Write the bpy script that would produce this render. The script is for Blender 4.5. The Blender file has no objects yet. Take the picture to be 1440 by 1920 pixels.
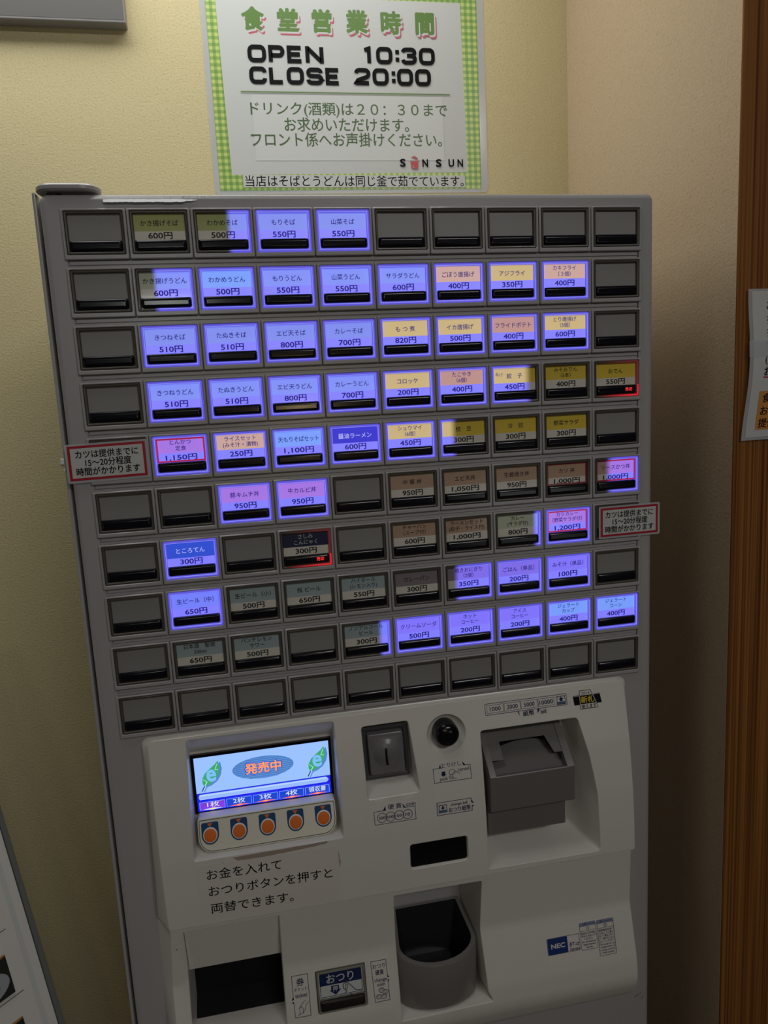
import bpy, bmesh, math, random
from mathutils import Vector, Matrix, geometry
random.seed(7)
SC = bpy.context.scene
COL = SC.collection
Z0 = 1445.0            # millimetres from the floor to the centre of the key panel


def lin(c):
    out = []
    for v in c:
        v = v / 255.0
        out.append(v / 12.92 if v <= 0.04045 else ((v + 0.055) / 1.055) ** 2.4)
    return tuple(out)


# ------------------------------------------------------------------ camera
cd = bpy.data.cameras.new('camera')
cd.sensor_fit = 'VERTICAL'
cd.sensor_height = 36.0
cd.lens = 36.0 * 1366.85 / 1920.0
cd.clip_start = 0.02
cam = bpy.data.objects.new('camera', cd)
COL.objects.link(cam)
R = ((0.98056747, -0.18934437, -0.05134338), (-0.07977999, -0.1457667, -0.98609696), (0.17922775, 0.97103078, -0.15803997))
m3 = Matrix(((R[0][0], -R[1][0], -R[2][0]), (R[0][1], -R[1][1], -R[2][1]), (R[0][2], -R[1][2], -R[2][2])))
cam.matrix_world = Matrix.Translation(Vector((-0.10403, -0.55169, 0.05494 + Z0 / 1000))) @ m3.to_4x4()
SC.camera = cam

# ------------------------------------------------------------------ world, lights, exposure
w = bpy.data.worlds.new('world')
SC.world = w
w.use_nodes = True
w.node_tree.nodes['Background'].inputs[0].default_value = (0.9, 0.95, 1.0, 1)
w.node_tree.nodes['Background'].inputs[1].default_value = 0.02
SC.view_settings.view_transform = 'Standard'
SC.view_settings.look = 'None'
SC.view_settings.exposure = 0.0
SC.view_settings.gamma = 1.0
SC.view_settings.use_curve_mapping = False


def area(name, loc, target, sx, sy, power, color):
    l = bpy.data.lights.new(name, 'AREA')
    l.shape = 'RECTANGLE'
    l.size = sx / 1000
    l.size_y = sy / 1000
    l.energy = power
    l.color = color
    o = bpy.data.objects.new(name, l)
    COL.objects.link(o)
    o.location = (loc[0] / 1000, loc[1] / 1000, (loc[2] + Z0) / 1000)
    d = Vector((target[0] - loc[0], target[1] - loc[1], target[2] - loc[2]))
    o.rotation_euler = d.to_track_quat('-Z', 'Y').to_euler()
    return o


# lamp above the alcove, close to the back wall
area('alcove_lamp', (-250, 140, 640), (-250, 160, 0), 800, 200, 2.15, (0.99, 1.0, 0.96))
# ceiling panel in the room, in front and to the right
area('ceiling_panel_lamp', (-330, -250, 1085), (-150, -150, -300), 340, 340, 1.5, (1.0, 0.98, 0.96))
# wide fill light added high in front to brighten the machine face
area('front_fill_light', (600, -1900, 1060), (0, 0, -250), 800, 120, 7.2, (1.0, 0.97, 0.95))
# two small lamps hanging in the room behind the photographer
area('pendant_lamp_white', (-330, -2208, 408), (-150, 0, 127), 190, 50, 0.9, (0.93, 1.0, 0.9))
area('pendant_lamp_warm', (110, -2208, 6), (-64, 0, 45), 80, 70, 0.65, (1.0, 0.72, 0.38))
# dim light added low in front for the washed reflection on some keys
area('key_wash_light', (980, -2208, -420), (100, 0, -50), 420, 200, 0.36, (0.95, 1.0, 0.95))
# daylight from a doorway far off to the left
area('doorway_light', (-1950, -1000, -150), (295, 10, -300), 450, 900, 0.3, (0.95, 0.97, 1.0))

# ------------------------------------------------------------------ materials
MATS = {}


def M(name, rgb=None, base=None, rough=0.5, spec=0.5, coat=0.0, metal=0.0, emit=None, es=1.0):
    if name in MATS:
        return MATS[name]
    m = bpy.data.materials.new(name)
    m.use_nodes = True
    b = m.node_tree.nodes['Principled BSDF']
    c = base if base else lin(rgb)
    b.inputs['Base Color'].default_value = (*c, 1)
    b.inputs['Roughness'].default_value = rough
    b.inputs['Specular IOR Level'].default_value = spec
    b.inputs['Metallic'].default_value = metal
    if coat:
        b.inputs['Coat Weight'].default_value = coat
        b.inputs['Coat Roughness'].default_value = 0.06
    if emit:
        b.inputs['Emission Color'].default_value = (*lin(emit), 1)
        b.inputs['Emission Strength'].default_value = es
    MATS[name] = m
    return m


def lit_mat(name, base, emit, es=0.8, rough=0.35, coat=0.3):
    """A back-lit plastic or film: its glow is an emission mask from lit_a to lit_b (metres, object x)."""
    if name in MATS:
        return MATS[name]
    m = M(name, base=base, rough=rough, coat=coat)
    t = m.node_tree
    b = t.nodes['Principled BSDF']
    tc = t.nodes.new('ShaderNodeTexCoord')
    sp = t.nodes.new('ShaderNodeSeparateXYZ')
    t.links.new(tc.outputs['Object'], sp.inputs[0])
    mr = t.nodes.new('ShaderNodeMapRange')  # emission mask; partial ranges imitate shutter scan banding
    mr.interpolation_type = 'SMOOTHSTEP'
    for i, a in ((1, 'lit_a'), (2, 'lit_b')):
        at = t.nodes.new('ShaderNodeAttribute')
        at.attribute_type = 'OBJECT'
        at.attribute_name = a
        t.links.new(at.outputs['Fac'], mr.inputs[i])
    t.links.new(sp.outputs[0], mr.inputs[0])
    ml = t.nodes.new('ShaderNodeMath')
    ml.operation = 'MULTIPLY'
    ml.inputs[1].default_value = es
    t.links.new(mr.outputs[0], ml.inputs[0])
    b.inputs['Emission Color'].default_value = (*lin(emit), 1)
    t.links.new(ml.outputs[0], b.inputs['Emission Strength'])
    return m


def noise_bump(m, scale, strength, dist=0.001, detail=3):
    t = m.node_tree
    b = t.nodes['Principled BSDF']
    tc = t.nodes.new('ShaderNodeTexCoord')
    n = t.nodes.new('ShaderNodeTexNoise')
    n.inputs['Scale'].default_value = scale
    n.inputs['Detail'].default_value = detail
    bp = t.nodes.new('ShaderNodeBump')
    bp.inputs['Strength'].default_value = strength
    bp.inputs['Distance'].default_value = dist
    t.links.new(tc.outputs['Object'], n.inputs['Vector'])
    t.links.new(n.outputs['Fac'], bp.inputs['Height'])
    t.links.new(bp.outputs['Normal'], b.inputs['Normal'])
    return n


def speckle(m, c1, c2, scale, lo, hi):
    t = m.node_tree
    b = t.nodes['Principled BSDF']
    tc = t.nodes.new('ShaderNodeTexCoord')
    n = t.nodes.new('ShaderNodeTexNoise')
    n.inputs['Scale'].default_value = scale
    n.inputs['Detail'].default_value = 4
    r = t.nodes.new('ShaderNodeValToRGB')
    r.color_ramp.elements[0].position = lo
    r.color_ramp.elements[0].color = (*c1, 1)
    r.color_ramp.elements[1].position = hi
    r.color_ramp.elements[1].color = (*c2, 1)
    t.links.new(tc.outputs['Object'], n.inputs['Vector'])
    t.links.new(n.outputs['Fac'], r.inputs[0])
    t.links.new(r.outputs[0], b.inputs['Base Color'])


WALL = M('stucco_wallpaper', base=(0.66, 0.575, 0.33), rough=0.9, spec=0.2)
noise_bump(WALL, 480, 0.5, 0.0010)
speckle(WALL, (0.54, 0.465, 0.265), (0.66, 0.575, 0.335), 520, 0.30, 0.46)
WALL_R = M('stucco_wallpaper_tan', base=(0.66, 0.52, 0.34), rough=0.9, spec=0.2)
noise_bump(WALL_R, 420, 0.5, 0.0012)
speckle(WALL_R, (0.53, 0.41, 0.265), (0.63, 0.485, 0.325), 520, 0.30, 0.46)
WHITE = M('machine_white', base=(0.41, 0.40, 0.405), rough=0.24, spec=0.5)
CREAM = M('panel_white', base=(0.72, 0.69, 0.65), rough=0.25, spec=0.5)
YELLOWED = M('panel_edge_yellowed', base=(0.66, 0.60, 0.46), rough=0.35)
DGREY = M('dark_grey_plastic', base=(0.075, 0.075, 0.085), rough=0.3)
MGREY = M('grey_plastic', base=(0.17, 0.163, 0.155), rough=0.35)
LGREY = M('light_grey_plastic', base=(0.19, 0.185, 0.195), rough=0.3)
BLACK = M('black_plastic', base=(0.006, 0.006, 0.008), rough=0.18)
HOLE = M('dark_interior', base=(0.006, 0.006, 0.007), rough=0.7, spec=0.2)
CHARCOAL = M('charcoal_plastic', base=(0.045, 0.042, 0.04), rough=0.25)
PAPER = M('paper_white', base=(0.58, 0.60, 0.59), rough=0.6, spec=.3)
PAPER_DULL = M('paper_dull', base=(0.70, 0.66, 0.62), rough=0.5)
INK = M('ink_black', base=(0.005, 0.005, 0.006), rough=0.6, spec=.12)
NAVY = M('ink_navy', base=(0.012, 0.022, 0.095), rough=0.5, spec=.2)
RED = M('ink_red', base=(0.42, 0.01, 0.03), rough=0.35)
CLEAR = bpy.data.materials.new('clear_film')
CLEAR.use_nodes = True
_t = CLEAR.node_tree
_t.nodes.clear()
_o = _t.nodes.new('ShaderNodeOutputMaterial')
_mx = _t.nodes.new('ShaderNodeMixShader')
_tr = _t.nodes.new('ShaderNodeBsdfTransparent')
_pr = _t.nodes.new('ShaderNodeBsdfPrincipled')
_pr.inputs['Base Color'].default_value = (0.70, 0.74, 0.78, 1)
_pr.inputs['Roughness'].default_value = 0.15
_mx.inputs[0].default_value = 0.45
_t.links.new(_tr.outputs[0], _mx.inputs[1])
_t.links.new(_pr.outputs[0], _mx.inputs[2])
_t.links.new(_mx.outputs[0], _o.inputs[0])


# ------------------------------------------------------------------ mesh helpers (millimetres; x right, y into the wall, z up)
def rr(x0, x1, z0, z1, r=0.0, n=4):
    return rq(((x0, z0), (x1, z0), (x1, z1), (x0, z1)), r, n)


def rq(q, r=0.0, n=4, seg=1):
    """Counter-clockwise quad (x,z), corners rounded by r, each side cut into seg pieces."""
    pts = []
    k = len(q)
    rs = r if isinstance(r, (list, tuple)) else [r] * k
    arcs = []
    for i in range(k):
        p = Vector(q[i])
        a = (Vector(q[i - 1]) - p).normalized()
        b = (Vector(q[(i + 1) % k]) - p).normalized()
        ri = rs[i]
        if ri <= 0:
            arcs.append([p.copy()])
            continue
        half = max(0.1, a.angle(b) / 2)
        if half > 1.42:
            arcs.append([p + a * (3 * (1 - j / n)) if j * 2 < n else p + b * (3 * (j / n)) for j in range(n + 1)])
            continue
        d = ri / math.tan(half)
        bis = (a + b).normalized()
        c = p + bis * (ri / math.sin(half))
        v0 = p + a * d - c
        v1 = p + b * d - c
        ang = v0.angle(v1)
        arc = []
        for j in range(n + 1):
            t = j / n
            s = math.sin(ang)
            arc.append(c + v0 * (math.sin((1 - t) * ang) / s) + v1 * (math.sin(t * ang) / s))
        arcs.append(arc)
    for i in range(k):
        pts += arcs[i]
        e0 = arcs[i][-1]
        e1 = arcs[(i + 1) % k][0]
        for j in range(1, seg):
            pts.append(e0.lerp(e1, j / seg))
    return [(p[0], p[1]) for p in pts]


def circ(cx, cz, r, n=24, rz=None):
    rz = rz or r
    return [(cx + r * math.cos(2 * math.pi * i / n), cz + rz * math.sin(2 * math.pi * i / n)) for i in range(n)]


def ri(x0, x1, z0, z1, r, n, d):
    """Rounded rectangle shrunk by d, its corners staying round."""
    return rr(x0 + d, x1 - d, z0 + d, z1 - d, max(.15, r - d), n)


def inset(loop, d):
    """Offset a counter-clockwise loop inwards by d."""
    out = []
    n = len(loop)
    for i in range(n):
        p = Vector(loop[i])
        e0 = p - Vector(loop[i - 1])
        e1 = Vector(loop[(i + 1) % n]) - p
        if e0.length < 1e-6:
            e0 = e1
        if e1.length < 1e-6:
            e1 = e0
        n0 = Vector((-e0[1], e0[0])).normalized()
        n1 = Vector((-e1[1], e1[0])).normalized()
        nn = n0 + n1
        L = nn.length
        if L < 1e-6:
            nn = n0
            k = 1
        else:
            nn /= L
            k = min(2.5, 1 / max(0.3, nn.dot(n0)))
        out.append((p[0] + nn[0] * d * k, p[1] + nn[1] * d * k))
    return out


def inside(p, loop):
    c = False
    n = len(loop)
    j = n - 1
    for i in range(n):
        xi, yi = loop[i]
        xj, yj = loop[j]
        if (yi > p[1]) != (yj > p[1]) and p[0] < (xj - xi) * (p[1] - yi) / (yj - yi) + xi:
            c = not c
        j = i
    return c


def interp(tab):
    tab = sorted(tab)

    def f(z):
        if z <= tab[0][0]:
            return tab[0][1]
        for (a, b), (c, d) in zip(tab, tab[1:]):
            if z <= c:
                return b + (d - b) * (z - a) / (c - a)
        return tab[-1][1]
    return f


class MB:
    def __init__(s):
        s.v, s.f, s.m, s.mats = [], [], [], []

    def mi(s, mat):
        if mat not in s.mats:
            s.mats.append(mat)
        return s.mats.index(mat)

    def add(s, verts, faces, mat):
        o = len(s.v)
        s.v += [tuple(p) for p in verts]
        k = s.mi(mat)
        for f in faces:
            s.f.append([o + i for i in f])
            s.m.append(k)
        return s

    def poly(s, pts, mat):
        return s.add(pts, [list(range(len(pts)))], mat)

    def loft(s, loops, mat, close=True, cap0=False, cap1=False, capmat=None):
        n = len(loops[0])
        vs = [p for l in loops for p in l]
        fs = []
        for i in range(len(loops) - 1):
            for j in range(n if close else n - 1):
                a = i * n + j
                b = i * n + (j + 1) % n
                fs.append([a, b, b + n, a + n])
        s.add(vs, fs, mat)
        if cap0:
            s.poly(loops[0], capmat or mat)
        if cap1:
            s.poly(loops[-1], capmat or mat)
        return s

    def box(s, x0, x1, y0, y1, z0, z1, mat, b=0.0):
        """A block; b chamfers every edge of the front (low y) and the back."""
        q = rr(x0, x1, z0, z1, b)
        l = []
        if b:
            l.append([(x, y0, z) for x, z in inset(q, b)])
            l.append([(x, y0 + b * .3, z) for x, z in inset(q, b * .3)])
        l.append([(x, y0 + b, z) for x, z in q])
        l.append([(x, y1 - b, z) for x, z in q])
        if b:
            l.append([(x, y1, z) for x, z in inset(q, b)])
        return s.loft(l, mat, cap0=True, cap1=True)

    def cyl(s, c, r, axis, h, mat, n=24, r2=None, cap=True):
        a = Vector(axis).normalized()
        u = a.orthogonal().normalized()
        v = a.cross(u)
        c = Vector(c)
        r2 = r if r2 is None else r2
        l0 = [c + (u * math.cos(2 * math.pi * i / n) + v * math.sin(2 * math.pi * i / n)) * r for i in range(n)]
        l1 = [c + a * h + (u * math.cos(2 * math.pi * i / n) + v * math.sin(2 * math.pi * i / n)) * r2 for i in range(n)]
        return s.loft([l0, l1], mat, cap0=cap, cap1=cap)

    def sheet(s, outline, holes, yf, mat, dx=14.0, dz=5.0, grid=True):
        """A skin over (x,z) with holes, at depth yf(z)."""
        vs = [Vector(p) for p in outline]
        es = [(i, (i + 1) % len(outline)) for i in range(len(outline))]
        for h in holes:
            o = len(vs)
            vs += [Vector(p) for p in h]
            es += [(o + i, o + (i + 1) % len(h)) for i in range(len(h))]
        if grid:
            edge = list(vs)
            xs = [p[0] for p in outline]
            zs = [p[1] for p in outline]
            z = min(zs) + dz / 2
            while z < max(zs):
                x = min(xs) + dx / 2
                while x < max(xs):
                    p = (x, z)
                    if inside(p, outline) and not any(inside(p, h) for h in holes):
                        if min((e[0] - x) ** 2 + (e[1] - z) ** 2 for e in edge) > 4:
                            vs.append(Vector(p))
                    x += dx
                z += dz
        r = geometry.delaunay_2d_cdt(vs, es, [], 0, 1e-6)
        pv, pf = r[0], r[2]
        keep = []
        for f in pf:
            c = (sum(pv[i][0] for i in f) / len(f), sum(pv[i][1] for i in f) / len(f))
            if inside(c, outline) and not any(inside(c, h) for h in holes):
                keep.append(list(f))
        return s.add([(p[0], yf(p[1]), p[1]) for p in pv], keep, mat)

    def build(s, name, parent=None, origin=(0, 0, 0), rel=(0, 0, 0), smooth=True, angle=32, mesh_name=None):
        me = bpy.data.meshes.new(mesh_name or name)
        ox, oy, oz = origin
        me.from_pydata([((x - ox) / 1000, (y - oy) / 1000, (z - oz) / 1000) for x, y, z in s.v], [], s.f)
        for mt in s.mats:
            me.materials.append(mt)
        me.polygons.foreach_set('material_index', s.m)
        if smooth:
            bm = bmesh.new()
            bm.from_mesh(me)
            bmesh.ops.remove_doubles(bm, verts=bm.verts, dist=2e-6)
            bm.to_mesh(me)
            bm.free()
            me.polygons.foreach_set('use_smooth', [True] * len(me.polygons))
            me.set_sharp_from_angle(angle=math.radians(angle))
        me.update()
        o = bpy.data.objects.new(name, me)
        COL.objects.link(o)
        if parent:
            o.parent = parent
            o.location = ((ox - rel[0]) / 1000, (oy - rel[1]) / 1000, (oz - rel[2]) / 1000)
        else:
            o.location = (ox / 1000, oy / 1000, (oz + Z0) / 1000)
        return o


_FONT = {}


def glyphs(body, bold, res=3):
    """2-D faces of a line of lettering, em = 1, centred on x; also its width and the bounding box."""
    key = (body, bold)
    if key in _FONT:
        return _FONT[key]
    cu = bpy.data.curves.new('lettering', 'FONT')
    cu.body = body
    cu.resolution_u = res
    o = bpy.data.objects.new('lettering', cu)
    COL.objects.link(o)
    dg = bpy.context.evaluated_depsgraph_get()
    ev = o.evaluated_get(dg)
    me = ev.to_mesh()
    vs = [(v.co[0], v.co[1]) for v in me.vertices]
    fs = [list(p.vertices) for p in me.polygons]
    ev.to_mesh_clear()
    bpy.data.objects.remove(o)
    bpy.data.curves.remove(cu)
    if not vs:
        vs, fs = [(0, 0)], []
    x0 = min(v[0] for v in vs)
    x1 = max(v[0] for v in vs)
    z0 = min(v[1] for v in vs)
    z1 = max(v[1] for v in vs)
    vs = [(v[0] - (x0 + x1) / 2, v[1]) for v in vs]
    if bold:
        n0, nv, nf = (8 if bold > .012 else 4), list(vs), list(fs)
        vs = [(v[0], v[1], .036) for v in vs]
        for i in range(n0):
            a = 2 * math.pi * i / n0
            o_ = len(vs)
            vs = vs + [(v[0] + bold * math.cos(a), v[1] + bold * math.sin(a), .004 * i) for v in nv]
            fs = fs + [[j + o_ for j in f] for f in nf]
        z0, z1, x0, x1 = z0 - bold, z1 + bold, x0 - bold, x1 + bold
    vs = [(v[0], v[1], v[2] if len(v) > 2 else 0.0) for v in vs]
    _FONT[key] = (vs, fs, x1 - x0, z0, z1)
    return _FONT[key]


class Ink:
    """Printed marks laid on a surface: place(x, z, lift) gives the 3-D point."""

    def __init__(s, mb, place, step=0.03, start=0.05):
        s.mb, s.place, s.step, s.l = mb, place, step, start

    def up(s):
        s.l += s.step

    def poly(s, pts, mat):
        s.mb.poly([s.place(x, z, s.l) for x, z in pts], mat)
        s.up()

    def ring(s, loop, wd, mat):
        i = inset(loop, wd)
        a = [s.place(x, z, s.l) for x, z in loop]
        b = [s.place(x, z, s.l) for x, z in i]
        s.mb.loft([a, b], mat)
        s.up()

    def line(s, pts, wd, mat):
        for (x0, z0), (x1, z1) in zip(pts, pts[1:]):
            d = Vector((x1 - x0, z1 - z0))
            if d.length < 1e-6:
                continue
            d.normalize()
            nx, nz = -d[1] * wd / 2, d[0] * wd / 2
            ex, ez = d[0] * wd * .3, d[1] * wd * .3
            s.mb.poly([s.place(x0 - nx - ex, z0 - nz - ez, s.l), s.place(x1 - nx + ex, z1 - nz + ez, s.l),
                       s.place(x1 + nx + ex, z1 + nz + ez, s.l), s.place(x0 + nx - ex, z0 + nz - ez, s.l)], mat)
        s.up()

    def text(s, body, cx, cz, em, mat, width=None, bold=0.0, slope=0.0, maxw=None, box=None, italic=0.0):
        vs, fs, nw, z0, z1 = glyphs(body, bold)
        sx = em
        if width:
            sx = width / max(nw, 1e-3)
        elif maxw and nw * em > maxw:
            sx = maxw / nw
        sz = em
        base = cz - 0.375 * em
        if box:                       # fit the inked height exactly
            sz = box / (z1 - z0)
            base = cz - (z0 + z1) / 2 * sz
        out = []
        for x, z, q in vs:
            X = cx + x * sx + italic * z * sz
            Z = base + z * sz + slope * x * sx
            out.append(s.place(X, Z, s.l + q * .5))
        s.mb.add(out, fs, mat)
        s.l += .02
        s.up()


def empty(name, loc, label=None, cat=None, group=None):
    o = bpy.data.objects.new(name, None)
    o.empty_display_size = 0.05
    COL.objects.link(o)
    o.location = (loc[0] / 1000, loc[1] / 1000, (loc[2] + Z0) / 1000)
    return tag(o, label, cat, group)


def tag(o, label=None, cat=None, group=None, kind=None):
    for k, v in (('label', label), ('category', cat), ('group', group), ('kind', kind)):
        if v:
            o[k] = v
    return o


# ================================================================== the setting
YW, XR, YP = 300.0, 295.0, -8.0
FLOOR_Z, CEIL_Z = -Z0, 1105.0


def slab(name, x0, x1, y0, y1, z0, z1, mat, label=None):
    return tag(MB().box(x0, x1, y0, y1, z0, z1, mat).build(name, smooth=False), label, kind='structure')


FLOOR = M('floor_vinyl', base=(0.14, 0.10, 0.07), rough=0.45)
speckle(FLOOR, (0.10, 0.07, 0.05), (0.17, 0.12, 0.08), 9, 0.35, 0.65)
CEIL = M('ceiling_board', base=(0.40, 0.39, 0.37), rough=0.9)
ROOM = M('room_wall_paint', base=(0.16, 0.14, 0.12), rough=0.9)
slab('floor', -2400, 2600, -3600, 420, FLOOR_Z - 60, FLOOR_Z, FLOOR)
slab('ceiling', -2400, 2600, -3600, 420, CEIL_Z, CEIL_Z + 60, CEIL)
slab('wall_back', -2400, XR + 80, YW, YW + 100, FLOOR_Z, CEIL_Z, WALL)
slab('wall_right', XR, XR + 60, YP + 1, YW, FLOOR_Z, CEIL_Z, WALL_R)
slab('wall_left', -2400, -2300, -3600, YW, FLOOR_Z, CEIL_Z, ROOM)
slab('wall_front', -2400, 2600, -3600, -3500, FLOOR_Z, CEIL_Z, ROOM)
slab('wall_right_far', 2500, 2600, -3500, 60, FLOOR_Z, CEIL_Z, ROOM)
slab('wall_back_far', XR + 190, 2600, 20, 120, FLOOR_Z, CEIL_Z, ROOM)

# square timber post that closes the alcove on the right
WOOD = M('dark_cedar', base=(0.2, 0.08, 0.02), rough=0.7, spec=0.2)
_t = WOOD.node_tree
_b = _t.nodes['Principled BSDF']
_tc = _t.nodes.new('ShaderNodeTexCoord')
_mp = _t.nodes.new('ShaderNodeMapping')
_mp.inputs['Scale'].default_value = (620, 90, 2.2)
_n = _t.nodes.new('ShaderNodeTexNoise')
_n.inputs['Scale'].default_value = 1.0
_n.inputs['Detail'].default_value = 5
_n.inputs['Distortion'].default_value = 0.3
_r = _t.nodes.new('ShaderNodeValToRGB')
_r.color_ramp.elements[0].position = 0.3
_r.color_ramp.elements[0].color = (0.085, 0.022, 0.004, 1)
_r.color_ramp.elements[1].position = 0.68
_r.color_ramp.elements[1].color = (0.36, 0.150, 0.036, 1)
_t.links.new(_tc.outputs['Object'], _mp.inputs[0])
_t.links.new(_mp.outputs[0], _n.inputs['Vector'])
_t.links.new(_n.outputs['Fac'], _r.inputs[0])
_t.links.new(_r.outputs[0], _b.inputs['Base Color'])
tag(MB().box(XR + .3, XR + 190, YP, 110, FLOOR_Z, CEIL_Z, WOOD).build('trim_1', smooth=False), kind='structure')

# chips of white filler on the back wall beside the machine
CHIP = M('white_filler', base=(0.78, 0.80, 0.80), rough=0.7)
cm = MB()
for cx, cz, r in ((-298.6, 127, 5), (-297.5, 117, 4), (-302, 0.5, 3.6), (-299.5, -9, 2.6)):
    lo = [(cx + r * random.uniform(.5, 1.1) * math.cos(a * .7), cz + 1.5 * r * random.uniform(.5, 1.1) * math.sin(a * .7)) for a in range(9)]
    cm.loft([[(x, YW - .05, z) for x, z in lo], [(x, YW - .7, z) for x, z in inset(lo, .6)]], CHIP, cap1=True)
chips = cm.build('plaster_chip')
tag(chips, 'white filler patches', kind='structure')

# ================================================================== the ticket machine
machine = empty('ticket_machine', (0, 0, -Z0), 'tall white meal ticket machine covered in lit violet menu buttons', 'ticket machine')
OM = (0, 0, -Z0)


def part(mb, name, **k):
    return mb.build(name, machine, rel=OM, **k)


# --- cabinet behind the door
c = MB()
c.box(-233, 227, 24, 285, -Z0 + 6, 203, WHITE, b=3)
c.box(-233, -230.6, 6, 26, -Z0 + 6, 203, WHITE, b=.8)
for fx in (-200, 190):
    c.cyl((fx, 60, -Z0), 18, (0, 0, 1), 8, BLACK)
    c.cyl((fx, 240, -Z0), 18, (0, 0, 1), 8, BLACK)
part(c, 'cabinet')

# --- front door with the opening for the keys
d = MB()
KEYHOLE = rr(-213.2, 213.2, -191, 189.6)
out = rr(-228, 226.6, -Z0 + 30, 200.8, 6, 5)
d.sheet(inset(out, 4), [KEYHOLE, rr(-188, 190, -482, -199)], lambda z: 0.0, WHITE, grid=False)
d.loft([[(x, y, z) for x, z in inset(out, i)] for i, y in ((4, 0), (1.6, .9), (.5, 2.4), (0, 4.5), (0, 20))], WHITE)
d.loft([[(x, 0, z) for x, z in KEYHOLE], [(x, 1.6, z) for x, z in KEYHOLE]], WHITE, cap1=True)
part(d, 'front_door', angle=50)

# white remains of a torn label along the top of the door
RES = M('torn_label_white', base=(0.80, 0.83, 0.84), rough=0.8)
rs = MB()
top, bot = [], []
for i in range(41):
    t = i / 40
    x = -186 + 63 * t
    top.append((x, 197.0 - .25 * random.random() - (2.2 * (t - .8) / .2 if t > .8 else 0) * .3))
    bot.append((x, 194.2 + .5 * random.random() + (1.6 * (t - .82) / .18 if t > .82 else 0)))
lo = bot + top[::-1]
rs.sheet(lo, [], lambda z: -0.15 - (197.2 - z) * .85, RES, grid=False)
for i in range(26):
    x = random.uniform(-150, -118)
    z = 197.2 + random.uniform(-.3, .9)
    rs.poly([(x, -.1, z), (x + random.uniform(.5, 2.5), -.1, z + .1), (x + random.uniform(.3, 1), -.1, z + .5)], RES)
tag(part(rs, 'label_residue'), 'white torn label remains')

# --- hinge plate on the top left corner
h = MB()
lp = []
for cxx, a0 in ((-200.5, -90), (-218, 90)):
    for i in range(9):
        a = math.radians(a0 + 180 * i / 8)
        lp.append((cxx + 12.5 * math.cos(a), 9 + 12.5 * math.sin(a)))
h.loft([[(x, y, z) for x, y in l] for l, z in ((inset(lp, 1.4), 202.2), (lp, 203.4), (lp, 205.6), (inset(lp, 1.2), 206.8))], WHITE, cap0=True, cap1=True)
h.cyl((-219, 9, 198), 5, (0, 0, 1), 5, DGREY)
part(h, 'hinge_plate')

# --- menu keys -----------------------------------------------------
PX, PZ = 43.0, 38.833
RIM_U = (0.085, 0.074, 0.058)
RIM = lit_mat('key_rim', RIM_U, (104, 94, 244), 0.72)
RIM_E = lit_mat('key_rim_edge', (0.12, 0.11, 0.095), (142, 150, 255), 0.95)
RIM_RED = lit_mat('key_rim_red', RIM_U, (225, 20, 40), 0.9)
RIM_RED_D = lit_mat('key_rim_red_dim', RIM_U, (96, 18, 28), 0.6)
BAR = M('key_window_black', base=(0.007, 0.007, 0.012), rough=0.16, spec=.45)
BLANK = M('key_blank_grey', base=(0.27, 0.268, 0.26), rough=0.4, coat=0.25)
CARD = {
    'soba': lit_mat('film_soba', (0.40, 0.45, 0.14), (110, 126, 243), 0.92),
    'udon': lit_mat('film_udon', (0.50, 0.55, 0.38), (106, 126, 246), 0.92),
    'cyan': lit_mat('film_cyan', (0.45, 0.55, 0.60), (100, 144, 250), 0.9),
    'yellow': lit_mat('film_yellow', (0.76, 0.56, 0.055), (196, 174, 138)),
    'peach': lit_mat('film_peach', (0.50, 0.34, 0.24), (206, 168, 160)),
    'orange': lit_mat('film_orange', (0.50, 0.33, 0.24), (190, 144, 140)),
    'pink': lit_mat('film_pink', (0.52, 0.33, 0.30), (152, 104, 228), 0.9),
    'indigo': lit_mat('film_indigo', (0.02, 0.03, 0.12), (62, 58, 222)),
    'blue': lit_mat('film_blue', (0.02, 0.04, 0.18), (52, 84, 222)),
    'navy': lit_mat('film_navy', (0.012, 0.020, 0.075), (20, 30, 90)),
    'drink': lit_mat('film_drink', (0.36, 0.46, 0.48), (100, 112, 250), 0.92),
    'mauve': lit_mat('film_mauve', (0.25, 0.21, 0.23), (118, 100, 236), 0.9),
    'violet': lit_mat('film_violet', (0.40, 0.36, 0.44), (112, 100, 250), 0.92),
    'price': lit_mat('film_price', (0.70, 0.67, 0.60), (94, 94, 255), 0.95),
}
K_INK = lit_mat('film_ink', (0.006, 0.006, 0.008), (36, 28, 128), coat=0.0, rough=.6)
K_INKW = lit_mat('film_ink_white', (0.55, 0.56, 0.56), (172, 176, 255))
K_RED = lit_mat('film_red_border', (0.36, 0.012, 0.03), (168, 24, 70))
LED_RED = M('led_red', rgb=(120, 10, 10), emit=(255, 50, 60), es=1.6)

ON, OFF = (-1.0, -0.9), (9.0, 9.1)


def rng(a, b):
    return (a / 1000, b / 1000)


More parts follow.
